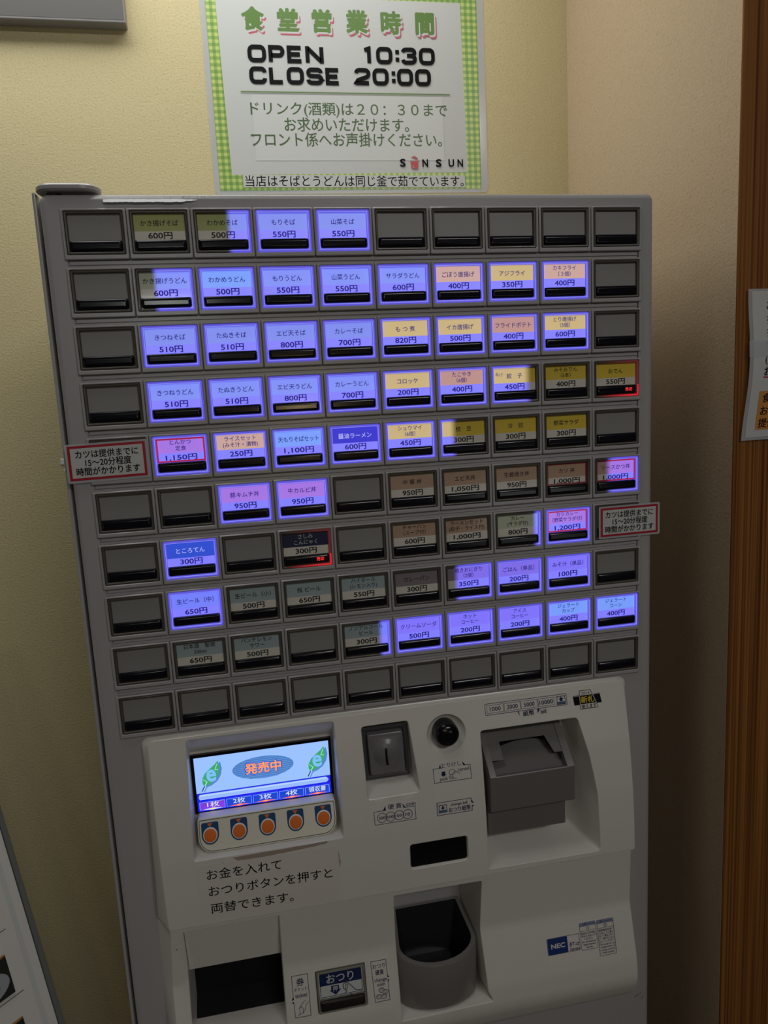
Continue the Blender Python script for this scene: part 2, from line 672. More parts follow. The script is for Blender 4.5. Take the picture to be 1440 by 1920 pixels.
# the backs of the rows and the row frames
for r in range(1, 11):
    cz = (5.5 - r) * PZ
    fr = MB()
    for k in range(1, 11):
        cx = (k - 5.5) * PX
        o = rr(cx - 21.25, cx + 21.25, cz - 17.6, cz + 15.9, .8, 2)
        i = rr(cx - 19.45, cx + 19.45, cz - 14.5, cz + 14.5, .8, 2)
        fr.loft([[(x, 1.6, z) for x, z in o], [(x, -1.5, z) for x, z in o], [(x, -2.1, z) for x, z in inset(o, .6)],
                 [(x, -2.1, z) for x, z in inset(i, -.5)], [(x, -1.6, z) for x, z in i], [(x, 1.5, z) for x, z in i]], WHITE)
    part(fr, 'key_row_frame', origin=(0, 0, cz))
    # the moulded strip under the row
    if r < 10:
        zc = cz - 17.6 - 2.6
        MBs = MB()
        MBs.box(-212.6, 212.6, .55, 1.7, zc - .6, zc + 2.3, WHITE, b=.3)
        part(MBs, 'row_strip', origin=(0, 0, zc))


def rim_mesh(mats):
    a, b, red = mats
    m = MB()
    io = lambda d_: ri(-19.2, 19.2, -14.25, 14.25, 1.0, 3, d_)
    seq = ((0, 1.2), (0, -1.3), (.55, -1.9), (1.25, -1.9))
    m.loft([[(x, y, z) for x, z in io(d_)] for d_, y in seq], a)
    m.loft([[(x, -1.9, z) for x, z in io(1.25)], [(x, -1.55, z) for x, z in io(1.6)]], b)
    m.loft([[(x, -1.55, z) for x, z in io(1.6)], [(x, 1.0, z) for x, z in io(1.95)]], a, cap1=True)
    if red:
        m.add([(-16, -1.95, -13.9), (18.6, -1.95, -13.9), (18.6, -1.95, -12.7), (-16, -1.95, -12.7)], [[0, 1, 2, 3]], red)
        m.add([(17.7, -1.95, -12.7), (18.9, -1.95, -12.7), (18.9, -1.95, -5), (17.7, -1.95, -5)], [[0, 1, 2, 3]], red)
    return m


def bar_mesh(dy=0.0):
    m = MB()
    m.loft([[(x, y, z) for x, z in ri(-17.2, 17.2, -12.1, -5.1, 1.5, 3, d_)] for d_, y in ((0, .95), (0, -.6), (.35, -1.25), (1.0, -1.7), (1.8, -1.93), (2.1, -1.95), (2.3, -1.95))], BAR, cap1=True)
    return m


proto_rim = rim_mesh((RIM, RIM_E, None)).build('menu_button', machine, rel=(0, 0, 0), angle=40)
proto_red = rim_mesh((RIM_RED_D, RIM_RED_D, RIM_RED)).build('menu_button_sold', machine, angle=40)
proto_bar = bar_mesh().build('indicator_bar', machine, angle=25)
rim_me, red_me, bar_me = proto_rim.data, proto_red.data, proto_bar.data
red_me.name = 'menu_button_red'
for o in (proto_rim, proto_red, proto_bar):
    bpy.data.objects.remove(o)
_bl = MB()
_bl.poly([(-17.2, .45, -5), (17.2, .45, -5), (17.2, .45, 12.4), (-17.2, .45, 12.4)], BLANK)
_o = _bl.build('menu_label', machine, smooth=False)
blank_me = _o.data
bpy.data.objects.remove(_o)

HL = ON
# row, column: name lines, price, film, lit range (mm in the key), extra
KEYS = {
    (1, 2): ('かき揚げそば', '600', 'soba', OFF), (1, 3): ('わかめそば', '500', 'soba', rng(2, 7)),
    (1, 4): ('もりそば', '550', 'soba', ON), (1, 5): ('山菜そば', '550', 'soba', ON),
    (2, 2): ('かき揚げうどん', '600', 'udon', rng(-9, -4)), (2, 3): ('わかめうどん', '500', 'cyan', ON),
    (2, 4): ('もりうどん', '550', 'udon', ON), (2, 5): ('山菜うどん', '550', 'udon', ON),
    (2, 6): ('サラダうどん', '600', 'udon', ON), (2, 7): ('ごぼう唐揚げ', '400', 'peach', ON),
    (2, 8): ('アジフライ', '350', 'yellow', ON), (2, 9): ('カキフライ|（３個）', '400', 'peach', ON),
    (3, 2): ('きつねそば', '510', 'soba', ON), (3, 3): ('たぬきそば', '510', 'soba', ON),
    (3, 4): ('エビ天そば', '800', 'soba', ON), (3, 5): ('カレーそば', '700', 'soba', ON),
    (3, 6): ('も つ 煮', '820', 'yellow', ON), (3, 7): ('イカ唐揚げ', '500', 'yellow', ON),
    (3, 8): ('フライドポテト', '400', 'orange', ON), (3, 9): ('とり唐揚げ|（5個）', '600', 'yellow', ON),
    (4, 2): ('きつねうどん', '510', 'udon', ON), (4, 3): ('たぬきうどん', '510', 'udon', ON),
    (4, 4): ('エビ天うどん', '800', 'udon', ON), (4, 5): ('カレーうどん', '700', 'udon', ON),
    (4, 6): ('コロッケ', '200', 'yellow', ON), (4, 7): ('たこやき|（6個）', '400', 'orange', ON),
    (4, 8): ('餃　子', '450', 'yellow', rng(14.5, 7)), (4, 9): ('みそおでん|（5本）', '400', 'yellow', OFF),
    (4, 10): ('おでん', '550', 'yellow', OFF, 'sold'),
    (5, 2): ('とんかつ|定食', '1,150', 'pink', ON, 'red'), (5, 3): ('ライスセット|(みそ汁・漬物)', '250', 'peach', ON),
    (5, 4): ('天もりそばセット', '1,100', 'cyan', ON), (5, 5): ('醤油ラーメン', '600', 'indigo', ON),
    (5, 6): ('シュウマイ|（6個）', '450', 'yellow', ON), (5, 7): ('枝　豆', '300', 'yellow', rng(-5, -12)),
    (5, 8): ('冷　奴', '300', 'yellow', OFF), (5, 9): ('野菜サラダ', '300', 'yellow', OFF),
    (6, 3): ('豚キムチ丼', '950', 'pink', ON), (6, 4): ('牛カルビ丼', '950', 'pink', ON),
    (6, 6): ('中 華 丼', '950', 'peach', OFF), (6, 7): ('エビ天丼', '1,050', 'peach', OFF),
    (6, 8): ('生姜焼き丼', '950', 'peach', OFF), (6, 9): ('カツ 丼', '1,000', 'peach', OFF, 'red'),
    (6, 10): ('ソースかつ丼', '1,000', 'pink', rng(-10, -3), 'red'),
    (7, 2): ('ところてん', '300', 'blue', ON), (7, 4): ('さしみ|こんにゃく', '300', 'navy', OFF, 'sold'),
    (7, 6): ('チャーハン|（スープ付）', '600', 'peach', OFF), (7, 7): ('ラーメンセット|(餃子・ライス付)', '1,000', 'peach', OFF),
    (7, 8): ('カレー|(サラダ付)', '800', 'udon', rng(12, 17)), (7, 9): ('カツカレー|（野菜サラダ付）', '1,200', 'pink', ON, 'red'),  # curry key uses the udon film's tan to stand in for glare
    (8, 2): ('生ビール（中）', '650', 'drink', ON), (8, 3): ('生ビール（小）', '500', 'drink', OFF),
    (8, 4): ('瓶 ビール', '650', 'drink', OFF), (8, 5): ('ハイボール|(レモン入り)', '550', 'drink', OFF),
    (8, 6): ('カレーパン', '300', 'mauve', OFF), (8, 7): ('焼きおにぎり|（2個）', '350', 'mauve', rng(-13, -7)),
    (8, 8): ('ごはん（単品）', '200', 'mauve', ON), (8, 9): ('みそ汁（単品）', '100', 'violet', ON),
    (9, 2): ('日本酒　聖徳|300ml', '650', 'drink', OFF), (9, 3): ('パンチレモン|サワー', '500', 'drink', OFF),
    (9, 5): ('ノンアルコール|ビール', '300', 'drink', rng(9, 14)), (9, 6): ('クリームソーダ', '500', 'violet', ON),
    (9, 7): ('ホット|コーヒー', '200', 'violet', ON), (9, 8): ('アイス|コーヒー', '200', 'violet', ON),
    (9, 9): ('ジェラート|カップ', '400', 'cyan', ON), (9, 10): ('ジェラート|コーン', '400', 'cyan', ON),
}
SLOPES = {}


def label_mesh(names, price, film, extra):
    m = MB()
    lines = names.split('|')
    zb = 1.0 if len(lines) == 1 else 1.6
    y = .45
    m.poly([(-17.2, y, zb), (17.2, y, zb), (17.2, y, 12.4), (-17.2, y, 12.4)], CARD[film])
    m.poly([(-17.2, y, -5), (17.2, y, -5), (17.2, y, zb), (-17.2, y, zb)], CARD['price'])
    ink = Ink(m, lambda x, z, l: (x, y - l, z), step=.02)
    pw = 16.4 if len(price) == 3 else 22.5
    nm = K_INKW if film in ('indigo', 'blue', 'navy') else K_INK
    bold = 0.010
    if len(lines) == 1:
        ink.text(lines[0], 0, 6.4, 4.35, nm, bold=bold, maxw=30.5)
        ink.text(price + '円', 0, -1.9, 6.0, K_INK, bold=.02, box=4.7, width=pw)
    else:
        ink.text(lines[0], 0, 9.6, 4.0, nm, bold=bold, maxw=30.5)
        ink.text(lines[1], 0, 5.1, 3.9, nm, bold=bold, maxw=31.5)
        ink.text(price + '円', 0, -1.7, 6.0, K_INK, bold=.02, box=4.6, width=pw)
    if extra == 'red':
        ink.ring(rr(-17.2, 17.2, -4.9, 12.4), 1.15, K_RED)
    if names.startswith('餃'):
        ink.text('あげ', -12.5, 7.8, 3.4, K_INK, slope=-.15, maxw=6)
    return m


for r in range(1, 11):
    for k in range(1, 11):
        info = KEYS.get((r, k))
        ox, oz = (k - 5.5) * PX, (5.5 - r) * PZ
        extra = info[4] if info and len(info) > 4 else None
        key = bpy.data.objects.new('menu_button', red_me if extra == 'sold' else rim_me)
        COL.objects.link(key)
        key.parent = machine
        key.location = (ox / 1000, 0, (oz + Z0) / 1000)
        if info:
            lab = label_mesh(info[0], info[1], info[2], extra).build('menu_label', key, smooth=False)
            lit = ON if extra == 'sold' else info[3]
            key['lit_a'], key['lit_b'] = lit if extra != 'sold' else (-.02, .02)
            lab['lit_a'], lab['lit_b'] = info[3]
            st = 'sold-out dim' if extra == 'sold' else 'lit' if info[3] == ON else 'unlit' if info[3] == OFF else 'half-lit'
            tag(key, '%s menu button priced %s yen' % (st, info[1]))
        else:
            lab = bpy.data.objects.new('menu_label', blank_me)
            COL.objects.link(lab)
            lab.parent = key
            key['lit_a'], key['lit_b'] = OFF
            tag(key, 'blank grey menu button')
        if extra == 'sold':
            m = bar_mesh()
            ink = Ink(m, lambda x, z, l: (x, -1.96 - l, z))
            ink.text('売切', 10.2, -8.6, 3.2, LED_RED, width=5.6)
            m.build('indicator_bar', key, angle=25)
        else:
            bar = bpy.data.objects.new('indicator_bar', bar_me)
            COL.objects.link(bar)
            bar.parent = key

# --- control panel --------------------------------------------------
up = interp([(-345, -20.5), (-330, -20.2), (-318, -19.8), (-291, -18), (-268, -15.2), (-245, -12), (-222, -7.5), (-203, -3.4), (-197, -2.2)])
lo_ = interp([(-347, -15), (-400, -13.5), (-402, -14.2), (-448, -25.5), (-464, -27), (-472, -26), (-486, -20), (-498, -9)])

NI = 8
scr_q = rq(((-169, -292.5), (-51, -292.5), (-52, -199.5), (-168, -199.5)), 3, 3, NI)
coin_q = rq(((-31, -265.5), (13.8, -265), (8.2, -206.5), (-31.6, -206.8)), 3, 3, NI)
dish_q = circ(38.8, -221.5, 16.6, 40, 15.6)
bill_q = rq(((66.6, -340.5), (168.5, -341.5), (167.5, -290), (162.5, -257), (154, -222.5), (67, -222.5)), (2.5, 4, 30, 30, 4, 3), 3, 5)
disp_q = rq(((.4, -329), (50.6, -329), (50.6, -306.8), (.8, -306.8)), 3, 3, 3)
cp_out = rq(((-191.5, -345), (199.8, -345), (198.8, -197.5), (-195.5, -197.5)), (1.5, 1.5, 7, 5), 4, 26)
cp = MB()
cp.sheet(cp_out, [scr_q, coin_q, dish_q, bill_q, disp_q], up, CREAM, dx=12, dz=4)
base_out = rq(((-203.2, -346.5), (203.5, -346.5), (201.5, -194.5), (-199.8, -194.5)), (1.5, 1.5, 7, 5), 4, 26)
cp.loft([[(x, up(z), z) for x, z in cp_out], [(x, up(z) + .8, z) for x, z in inset(cp_out, -.7)],
         [(x, -.2 if i else -.2, z) for i, (x, z) in enumerate(base_out)]], CREAM)


def niche(mb, q, backs, mat, lip=.9, cap=True, capmat=None, yf=up):
    """Walls of a recess from the front skin back to each given (loop, y function)."""
    loops = [[(x, yf(z), z) for x, z in q], [(x, yf(z) + lip * .35, z) for x, z in inset(q, lip * .6)],
             [(x, yf(z) + lip * 1.3, z) for x, z in inset(q, lip)]]
    for l, f in backs:
        loops.append([(x, f(z), z) for x, z in l])
    mb.loft(loops, mat)
    if cap:
        l, f = backs[-1]
        mb.poly([(x, f(z), z) for x, z in l], capmat or mat)


# display recess
niche(cp, scr_q, [(rq(((-166.8, -289), (-53.2, -289), (-53.6, -215), (-166.4, -215)), 1.5, 3, NI), lambda z: 8.0)], CREAM)
# coin recess, with its sloping sill
niche(cp, coin_q, [(rq(((-30.2, -258), (10, -257.5), (7.4, -208.5), (-30.6, -208.8)), 1.5, 3, NI), lambda z: 5.0)], CREAM)
# round dish of the cancel button
dl = [[(x, up(z), z) for x, z in dish_q]]
for s_, dy in ((.985, .35), (.9, 2.2), (.78, 4.2), (.62, 5.6), (.4, 6.2)):
    dl.append([(38.8 + (x - 38.8) * s_, up(-221.5) * (1 - s_) + up(z) * s_ + dy, -221.5 + (z + 221.5) * s_) for x, z in dish_q])
cp.loft(dl, CREAM, cap1=True)
# bill recess
bq2 = rq(((69, -328), (152, -329), (151, -290), (150, -257), (148, -226), (69, -226)), (1.5, 3, 20, 20, 3, 2), 3, 5)
niche(cp, bill_q, [(bq2, lambda z: 14.0)], CREAM)
# window of the amount display
niche(cp, disp_q, [(inset(disp_q, 1.2), lambda z: up(z) + 2.2)], CREAM, lip=.5, cap=False)
part(cp, 'control_panel', angle=28)
# yellowed left flank of the panel
yl = MB()
zz = [-200 - i * 6 for i in range(25)]
yl.loft([[(-204.0 + (z + 346) * .0265 - .1, -.4, z) for z in zz], [(-203.3 + (z + 346) * .026, -3, z) for z in zz]], YELLOWED, close=False)
part(yl, 'panel_edge_stain')

# amount display window
dw = MB()
dw.loft([[(x, up(z) + 1.9, z) for x, z in inset(disp_q, 1.1)], [(x, up(z) + 1.8, z) for x, z in inset(disp_q, 1.6)]], BLACK, cap1=True)
tag(part(dw, 'amount_display'), 'black blank amount display window')

# --- colour display ------------------------------------------------
SCRX0, SCRX1, SCRZ0, SCRZ1 = -164.0, -57.3, -265.4, -219.4
sm = MB()
sf = MB()
fo = rr(SCRX0 - 2.2, SCRX1 + 2.2, SCRZ0 - 1.2, SCRZ1 + 2.4, .5)
fi = rr(SCRX0, SCRX1, SCRZ0, SCRZ1, 0.0)
fo4 = rr(SCRX0 - 2.2, SCRX1 + 2.2, SCRZ0 - 1.2, SCRZ1 + 2.4)
sf.loft([[(x, 8.0, z) for x, z in fo4], [(x, 5.2, z) for x, z in fo4], [(x, 5.2, z) for x, z in fi], [(x, 6.4, z) for x, z in fi]], BLACK)


def glow(name, rgb, es=1.0):
    return M('screen_' + name, base=(0.02, 0.02, 0.02), rough=.3, emit=rgb, es=es)


G_SKY, G_PALE = glow('sky', (148, 186, 255), 1.1), glow('pale', (150, 182, 255), 1.05)
G_BLUE, G_TAB, G_EDGE = glow('blue', (24, 28, 232)), glow('tab', (16, 66, 206)), glow('edge', (120, 165, 255))
G_PURPLE, G_WHITE, G_ORANGE = glow('purple', (126, 58, 222)), glow('white', (214, 226, 255)), glow('orange', (255, 158, 104))
G_OVAL, G_OVAL2, G_DBLUE = glow('oval', (74, 122, 196)), glow('oval_dots', (96, 150, 214)), glow('deep_blue', (36, 66, 200))
G_LEAF, G_LEAF_S, G_VEIN = glow('leaf', (58, 168, 112)), glow('leaf_shade', (84, 132, 205)), glow('vein', (170, 226, 214))
G_E, G_DARK, G_FLARE, G_YEL = glow('letter', (126, 190, 252)), glow('dark', (18, 50, 110)), glow('flare', (255, 104, 84)), glow('yellow', (255, 226, 120))
W_, H_ = SCRX1 - SCRX0, SCRZ1 - SCRZ0
ink = Ink(sm, lambda u, v, l: (SCRX0 + u * W_, 6.3 - l, SCRZ1 - v * H_), step=.012, start=0)


def UV(x, z):
    return (x, z)


def uquad(u0, u1, v0, v1, mat):
    ink.poly([(u0, v1), (u1, v1), (u1, v0), (u0, v0)], mat)


def utext(body, u, v, hmm, wmm, mat, bold=0.0):
    vs, fs, nw, z0, z1 = glyphs(body, bold)
    sx = wmm / nw / W_
    sz = hmm / (z1 - z0) / H_
    sm.add([ink.place(u + x * sx, v - (z - (z0 + z1) / 2) * sz, ink.l + q * .25) for x, z, q in vs], fs, mat)
    ink.l += .012
    ink.up()


uquad(0, 1, 0, 1, G_SKY)
uquad(0, 1, .665, .675, G_DBLUE)
uquad(0, 1, .675, .82, G_BLUE)
ink.poly([(.012 + p[0], p[1]) for p in [(0, .76), (.008, .79), (.955, .79), (.972, .76), (.972, .725), (.955, .69), (.008, .69), (0, .725)]], G_PALE)
uquad(.02, .97, .70, .725, glow('sheen', (176, 204, 255), 1.1))
uquad(0, 1, .82, 1, G_BLUE)
for i in range(5):
    u0, u1 = .012 + i * .197, .012 + i * .197 + .187
    uquad(u0, u1, .835, .985, G_EDGE)
    uquad(u0 + .004, u1 - .004, .845, .98, G_PURPLE if i == 0 else G_TAB)
    um = (u0 + u1) / 2
    utext(('1枚', '2枚', '3枚', '4枚', '領収書')[i], um + (.006 if i == 0 else 0), .892, 4.6, 9.6 if i < 4 else 14, G_WHITE, .008)
    ink.poly([(u0 + .02, .975), (um, .993), (u1 - .02, .975), (um, .955)], G_FLARE if i else G_WHITE)
    ink.poly([(um - .03, .976), (um, .986), (um + .03, .976), (um, .958)], G_ORANGE if i else G_YEL)
ell = [(.5 + .228 * math.cos(a * math.pi / 24), .335 + .205 * math.sin(a * math.pi / 24)) for a in range(48)]
ink.poly(ell[::-1], G_OVAL)
for a in range(11):
    v = .335 - .18 + a * .036
    hw = .228 * math.sqrt(max(0, 1 - ((v - .335) / .205) ** 2)) * .97
    uquad(.5 - hw, .5 + hw, v, v + .012, G_OVAL2)
utext('発売中', .5, .335, 10.6, 30.2, G_DBLUE, .055)
utext('発売中', .5, .335, 9.5, 28.8, G_ORANGE, .028)


def leaf(u, v):
    def T(pts, du=0, dv=0):
        return [(u + du + x / W_, v + dv - z / H_) for x, z in pts]
    body = [(-5.5, -9.5), (-1.5, -8.2), (3, -5.2), (6, -.5), (7.2, 5), (6.2, 11), (3.5, 8), (-.5, 5), (-4.5, 1.5), (-7, -3), (-7, -7)]
    sm.poly([ink.place(x, z, ink.l) for x, z in T(body, .016, .02)], G_LEAF_S)
    ink.up()
    ink.poly(T(body), G_LEAF)

    def bar(p, q, wd, mat, du=0, dv=0):
        d_ = (Vector(q) - Vector(p)).normalized()
        nx, nz = -d_[1] * wd / 2, d_[0] * wd / 2
        ink.poly(T([(p[0] - nx, p[1] - nz), (q[0] - nx, q[1] - nz), (q[0] + nx, q[1] + nz), (p[0] + nx, p[1] + nz)], du, dv), mat)
    bar((-8, -13.5), (-5.5, -9), .8, G_LEAF_S, .016, .02)
    bar((-8, -13.5), (-5.5, -9), .8, G_DARK)
    bar((-5.5, -9.2), (-3.2, -5.5), .7, G_VEIN)
    bar((-6.4, -3.2), (-3.8, -5.6), .5, G_VEIN)
    bar((3.4, 3.6), (5.6, 8.6), .5, G_VEIN)
    bar((3.4, 3.6), (6, 3.4), .5, G_VEIN)
    vs, fs, nw, z0, z1 = glyphs('e', .028)
    sx = 7.6 / nw
    sz = 10.4 / (z1 - z0)
    sm.add([ink.place(u + (.2 + x * sx) / W_, v - (-1 + (z - (z0 + z1) / 2) * sz) / H_, ink.l + q * .25) for x, z, q in vs], fs, G_E)
    ink.up()


leaf(.115, .335)
leaf(.905, .335)
scr = part(sm, 'display_screen', smooth=False)
tag(scr, 'glowing blue display with two green leaf emblems')
sf.build('screen_bezel', scr, rel=(0, 0, 0))

# --- quantity buttons under the display -------------------------------
bp_ = interp([(-292, -13.2), (-265.5, -4.0)])
CREAMY = M('button_plate_cream', base=(0.74, 0.72, 0.62), rough=.3)
LINE = M('ink_olive_line', base=(0.06, 0.06, 0.04), rough=.5)
B_BLUE = M('button_blue', base=(0.008, 0.06, 0.18), rough=.5, spec=.3)
B_ORANGE = M('button_orange', base=(0.80, 0.17, 0.02), rough=.55, spec=.3)
B_WHITE = M('button_white', base=(0.78, 0.78, 0.78), rough=.3)
bpq = rq(((-164.5, -290.6), (-55.8, -290.6), (-55.8, -265.8), (-164.5, -265.8)), (11, 11, 2, 2), 5, 10)
bs = MB()
bs.loft([[(x, 8, z) for x, z in bpq], [(x, bp_(z) + .5, z) for x, z in bpq], [(x, bp_(z), z) for x, z in inset(bpq, .4)]], CREAMY)
bs.sheet(inset(bpq, .4), [], bp_, CREAMY, grid=False)
Ink(bs, lambda x, z, l: (x, bp_(z) - l, z)).ring(inset(bpq, 1.0), .5, LINE)
strip = part(bs, 'button_strip')
for i in range(5):
    cx, cz = -155.2 + i * 22.25, -277.0
    b = MB()
    sh = [(cx + 6.6 * math.cos(math.pi + a * math.pi / 14), cz - .9 + 6.6 * math.sin(math.pi + a * math.pi / 14)) for a in range(15)]
    sh += [(cx + 6.6, cz + 7.2), (cx + 5.6, cz + 8.2), (cx - 5.6, cz + 8.2), (cx - 6.6, cz + 7.2)]
    b.loft([[(x, bp_(z) - .1, z) for x, z in sh], [(x, bp_(z) - .4, z) for x, z in inset(sh, .3)]], B_BLUE, cap1=True)
    ci = circ(cx, cz - .7, 5.6, 32)
    b.loft([[(x, bp_(z) - dy, z) for x, z in inset(ci, d_)] for d_, dy in ((0, .42), (.15, .8), (.8, .95))], B_WHITE, cap1=True)
    b.loft([[(x, bp_(z) - dy, z) for x, z in inset(ci, d_)] for d_, dy in ((.85, .96), (1.0, 1.25), (1.8, 1.5), (3.2, 1.6))], B_ORANGE, cap1=True)
    k = Ink(b, lambda x, z, l: (x, bp_(z) - l, z), start=.5)
    k.poly([(cx, cz + 4.9), (cx + 2.1, cz + 7.7), (cx - 2.1, cz + 7.7)], B_ORANGE)
    b.build('quantity_button', strip, origin=(cx, bp_(cz), cz), rel=(0, 0, 0))

# --- coin slot unit ---------------------------------------------------
cu = MB()
cq = rq(((-29.6, -256.5), (8.6, -256.5), (6.6, -210.5), (-30.2, -210.5)), 1.5, 3)
cq_i = rq(((-24.6, -251), (3.8, -251), (2.8, -216), (-26.0, -216)), 1.5, 3)
cu.loft([[(x, 5.0, z) for x, z in cq], [(x, .5, z) for x, z in cq], [(x, -.4, z) for x, z in inset(cq, .7)],
         [(x, -.4, z) for x, z in inset(cq, 2.2)], [(x, 2.0, z) for x, z in inset(cq_i, -.4)]], DGREY)
unit = part(cu, 'coin_slot_unit')
cf = MB()
oval = [(-10.6 + 11.4 * math.cos(a * math.pi / 24), max(-243.5, -232.5 + 12 * math.sin(a * math.pi / 24))) for a in range(48)]
cf.loft([[(x, 2.0, z) for x, z in inset(cq_i, -.6)], [(x, -2.8, z) for x, z in cq_i], [(x, -3.2, z) for x, z in inset(cq_i, .6)]], LGREY)
cf.sheet(inset(cq_i, .6), [oval], lambda z: -3.2, LGREY, grid=False)
cf.loft([[(-10.6 + (x + 10.6) * s_, -3.2 + dy, -233 + (z + 233) * s_) for x, z in oval] for s_, dy in ((1, 0), (.96, -.3), (.75, -2.2), (.5, -3.3), (.2, -3.7))], LGREY, cap1=True)
tabh = interp([(0, 3.7), (.2, 3.7), (.5, 3.3), (.75, 2.2), (.96, .3), (1, 0)])
zs_ = [-243.3 + i * 22.3 / 16 for i in range(17)]
for i in range(16):
    q_ = []
    for z, sg in ((zs_[i], -1), (zs_[i], 1), (zs_[i + 1], 1), (zs_[i + 1], -1)):
        xm = -11.9 + 1.2 * ((-232.5 - z) / 11) ** 2 * (1 if z < -232 else .3)
        q_.append((xm + .9 * sg, -3.35 - tabh(min(1, abs(z + 233) / 11.2)), z))
    cf.poly(q_, HOLE)
cf.build('coin_slot_face', unit)

# --- cancel button ----------------------------------------------------
cb = MB()
ccx, ccz, y0 = 38.4, -220.5, -1.5
cl = []
for r_, y in ((10.2, 2.0), (10.2, -10.5), (10.0, -12), (9.2, -13.4), (7.6, -14.6), (5.2, -15.4), (2.6, -15.8)):
    cl.append([(ccx + r_ * math.cos(2 * math.pi * i / 36), y, ccz + r_ * math.sin(2 * math.pi * i / 36)) for i in range(36)])
cb.loft(cl, BLACK, cap1=True)
tag(part(cb, 'cancel_button', angle=60), 'round black push button')

# --- bill unit --------------------------------------------------------
bu = MB()


def wedge(mb, prof, x0, x1, mat):
    mb.loft([[(x0, y, z) for y, z in prof], [(x1, y, z) for y, z in prof]], mat, cap0=True, cap1=True)


# side cheeks, front block, lower block, top bridge over the mouth
wedge(bu, [(14, -232), (8, -232), (-20, -258), (-20.5, -259), (-20.5, -289), (-19.5, -290), (14, -290)], 71.0, 76.0, MGREY)
wedge(bu, [(14, -232), (8, -232), (-20, -258), (-20.5, -259), (-20.5, -289), (-19.5, -290), (14, -290)], 138.5, 144.6, MGREY)
wedge(bu, [(14, -262), (-16, -262), (-16.5, -259.4), (-20, -258.6), (-20.5, -259.5), (-20.5, -289), (-19.5, -290), (14, -290)], 76.0, 138.5, MGREY)
wedge(bu, [(14, -289), (-12, -289), (-12.5, -290), (-12.5, -314), (-12, -315), (14, -315)], 70.6, 139.5, MGREY)
br = [(76, -231.5), (138.5, -231.5), (138.5, -250), (131.5, -250), (127, -239.5), (86.5, -239.5), (86.5, -250), (76, -250)][::-1]


def slope_y(z):
    return 8 + (-232 - z) * -28 / 26.0


bu.loft([[(x, slope_y(z) + 3.5, z) for x, z in br], [(x, slope_y(z) + 1.2, z) for x, z in br]], MGREY, cap0=True)
bu.sheet(br, [], lambda z: slope_y(z) + 1.2, MGREY, grid=False)
bm_ = part(bu, 'bill_unit', angle=25)
bi = MB()
bi.loft([[(76, 14, -232), (138.5, 14, -232), (138.5, 14, -262), (76, 14, -262)], [(76, 13.5, -233), (138.5, 13.5, -233), (138.5, 13, -261), (76, 13, -261)]], HOLE, cap1=True)
bi.add([(76, -15, -261.9), (138.5, -15, -261.9), (138.5, 10, -250), (112, 10, -243), (76, 10, -252)], [[0, 1, 3], [1, 2, 3], [0, 3, 4]], MGREY)
bi.build('bill_mouth', bm_)

# --- lower dispensing panel -------------------------------------------
lp_out = rq(((-192.5, -498), (199.8, -498), (198.8, -400.5), (199.0, -347.4), (-191.5, -347.4), (-194.5, -400.5)), (6, 10, 4, 1, 1, 4), 4, 16)
tick_q = rq(((-182.6, -447.5), (-107.6, -447.5), (-107.2, -352.3), (-183, -352.3)), 1.2, 3, NI)
tray_q = rq(((-14.8, -461), (66.5, -460), (62.4, -450), (60.5, -400), (63, -353.5), (-14.2, -353.0)), (1, 1, 4, 6, 1.5, 1.5), 3, 5)
ob_q = rr(-83, -41, -441.8, -408, 1.2, 3)
lpn = MB()
lpn.sheet(lp_out, [tick_q, tray_q, ob_q], lo_, CREAM, dx=12, dz=4)
lb = rq(((-203.5, -499), (203, -499), (203, -400.5), (203, -347.4), (-203.2, -347.4), (-203.5, -400.5)), (6, 10, 4, 1, 1, 4), 4, 16)
lpn.loft([[(x, lo_(z), z) for x, z in lp_out], [(x, lo_(z) + .9, z) for x, z in inset(lp_out, -.8)], [(x, -.2, z) for x, z in lb]], CREAM)
# sloping cover over the ticket slot, and the dark chute
tq_in = inset(tick_q, 1.0)
lpn.loft([[(x, lo_(z), z) for x, z in tick_q], [(x, lo_(z) + .8, z) for x, z in inset(tick_q, .7)], [(x, 19, z) for x, z in inset(tick_q, 1.6)]], CREAM, cap1=True, capmat=HOLE)
lpn.loft([[(-182, -12.8, -352.8), (-108, -12.8, -352.8)], [(-181.6, -6, -393), (-108.2, -6, -393)], [(-181.6, -4, -394.5), (-108.2, -4, -394.5)], [(-181.6, 18, -394.5), (-108.2, 18, -394.5)]], CREAM, close=False)
# walls of the coin tray recess
tq2 = rq(((-13, -458), (60, -457.5), (58, -452), (53, -400), (52, -384), (-9, -384)), (1, 1, 2, 2, 1, 1), 3, 5)
niche(lpn, tray_q, [(tq2, lambda z: 26.0)], CREAM, yf=lo_)
niche(lpn, ob_q, [(inset(ob_q, 1.2), lambda z: lo_(z) + 3.5)], CREAM, lip=.4, yf=lo_)
part(lpn, 'dispensing_panel', angle=26)
tc_ = MB()
tc_.loft([[(-181, 2, -446.6), (-109, 2, -446.6)], [(-181, 17, -436), (-109, 17, -436)], [(-181, 18.4, -396), (-109, 18.4, -396)]], HOLE, close=False)
tc_.loft([[(-181, -18, -446.8), (-109, -18, -446.8)], [(-181, 3, -446.6), (-109, 3, -446.6)]], CHARCOAL, close=False)
tag(part(tc_, 'ticket_chute'), 'black ticket outlet')

# coin cup
cup = MB()
CN = 17


def cup_loop(zf, hw, yback, yc, depth, hb):
    """Open-backed D: hb half width at the back, hw at yc, then a round front reaching depth further."""
    l = [(20.6 + hb, yback)]
    for i in range(CN):
        a = math.pi * i / (CN - 1)
        l.append((22.2 + hw * math.cos(a), yc - depth * math.sin(a)))
    l.append((20.6 - hb, yback))
    return [(x, y, zf(y)) for x, y in l]


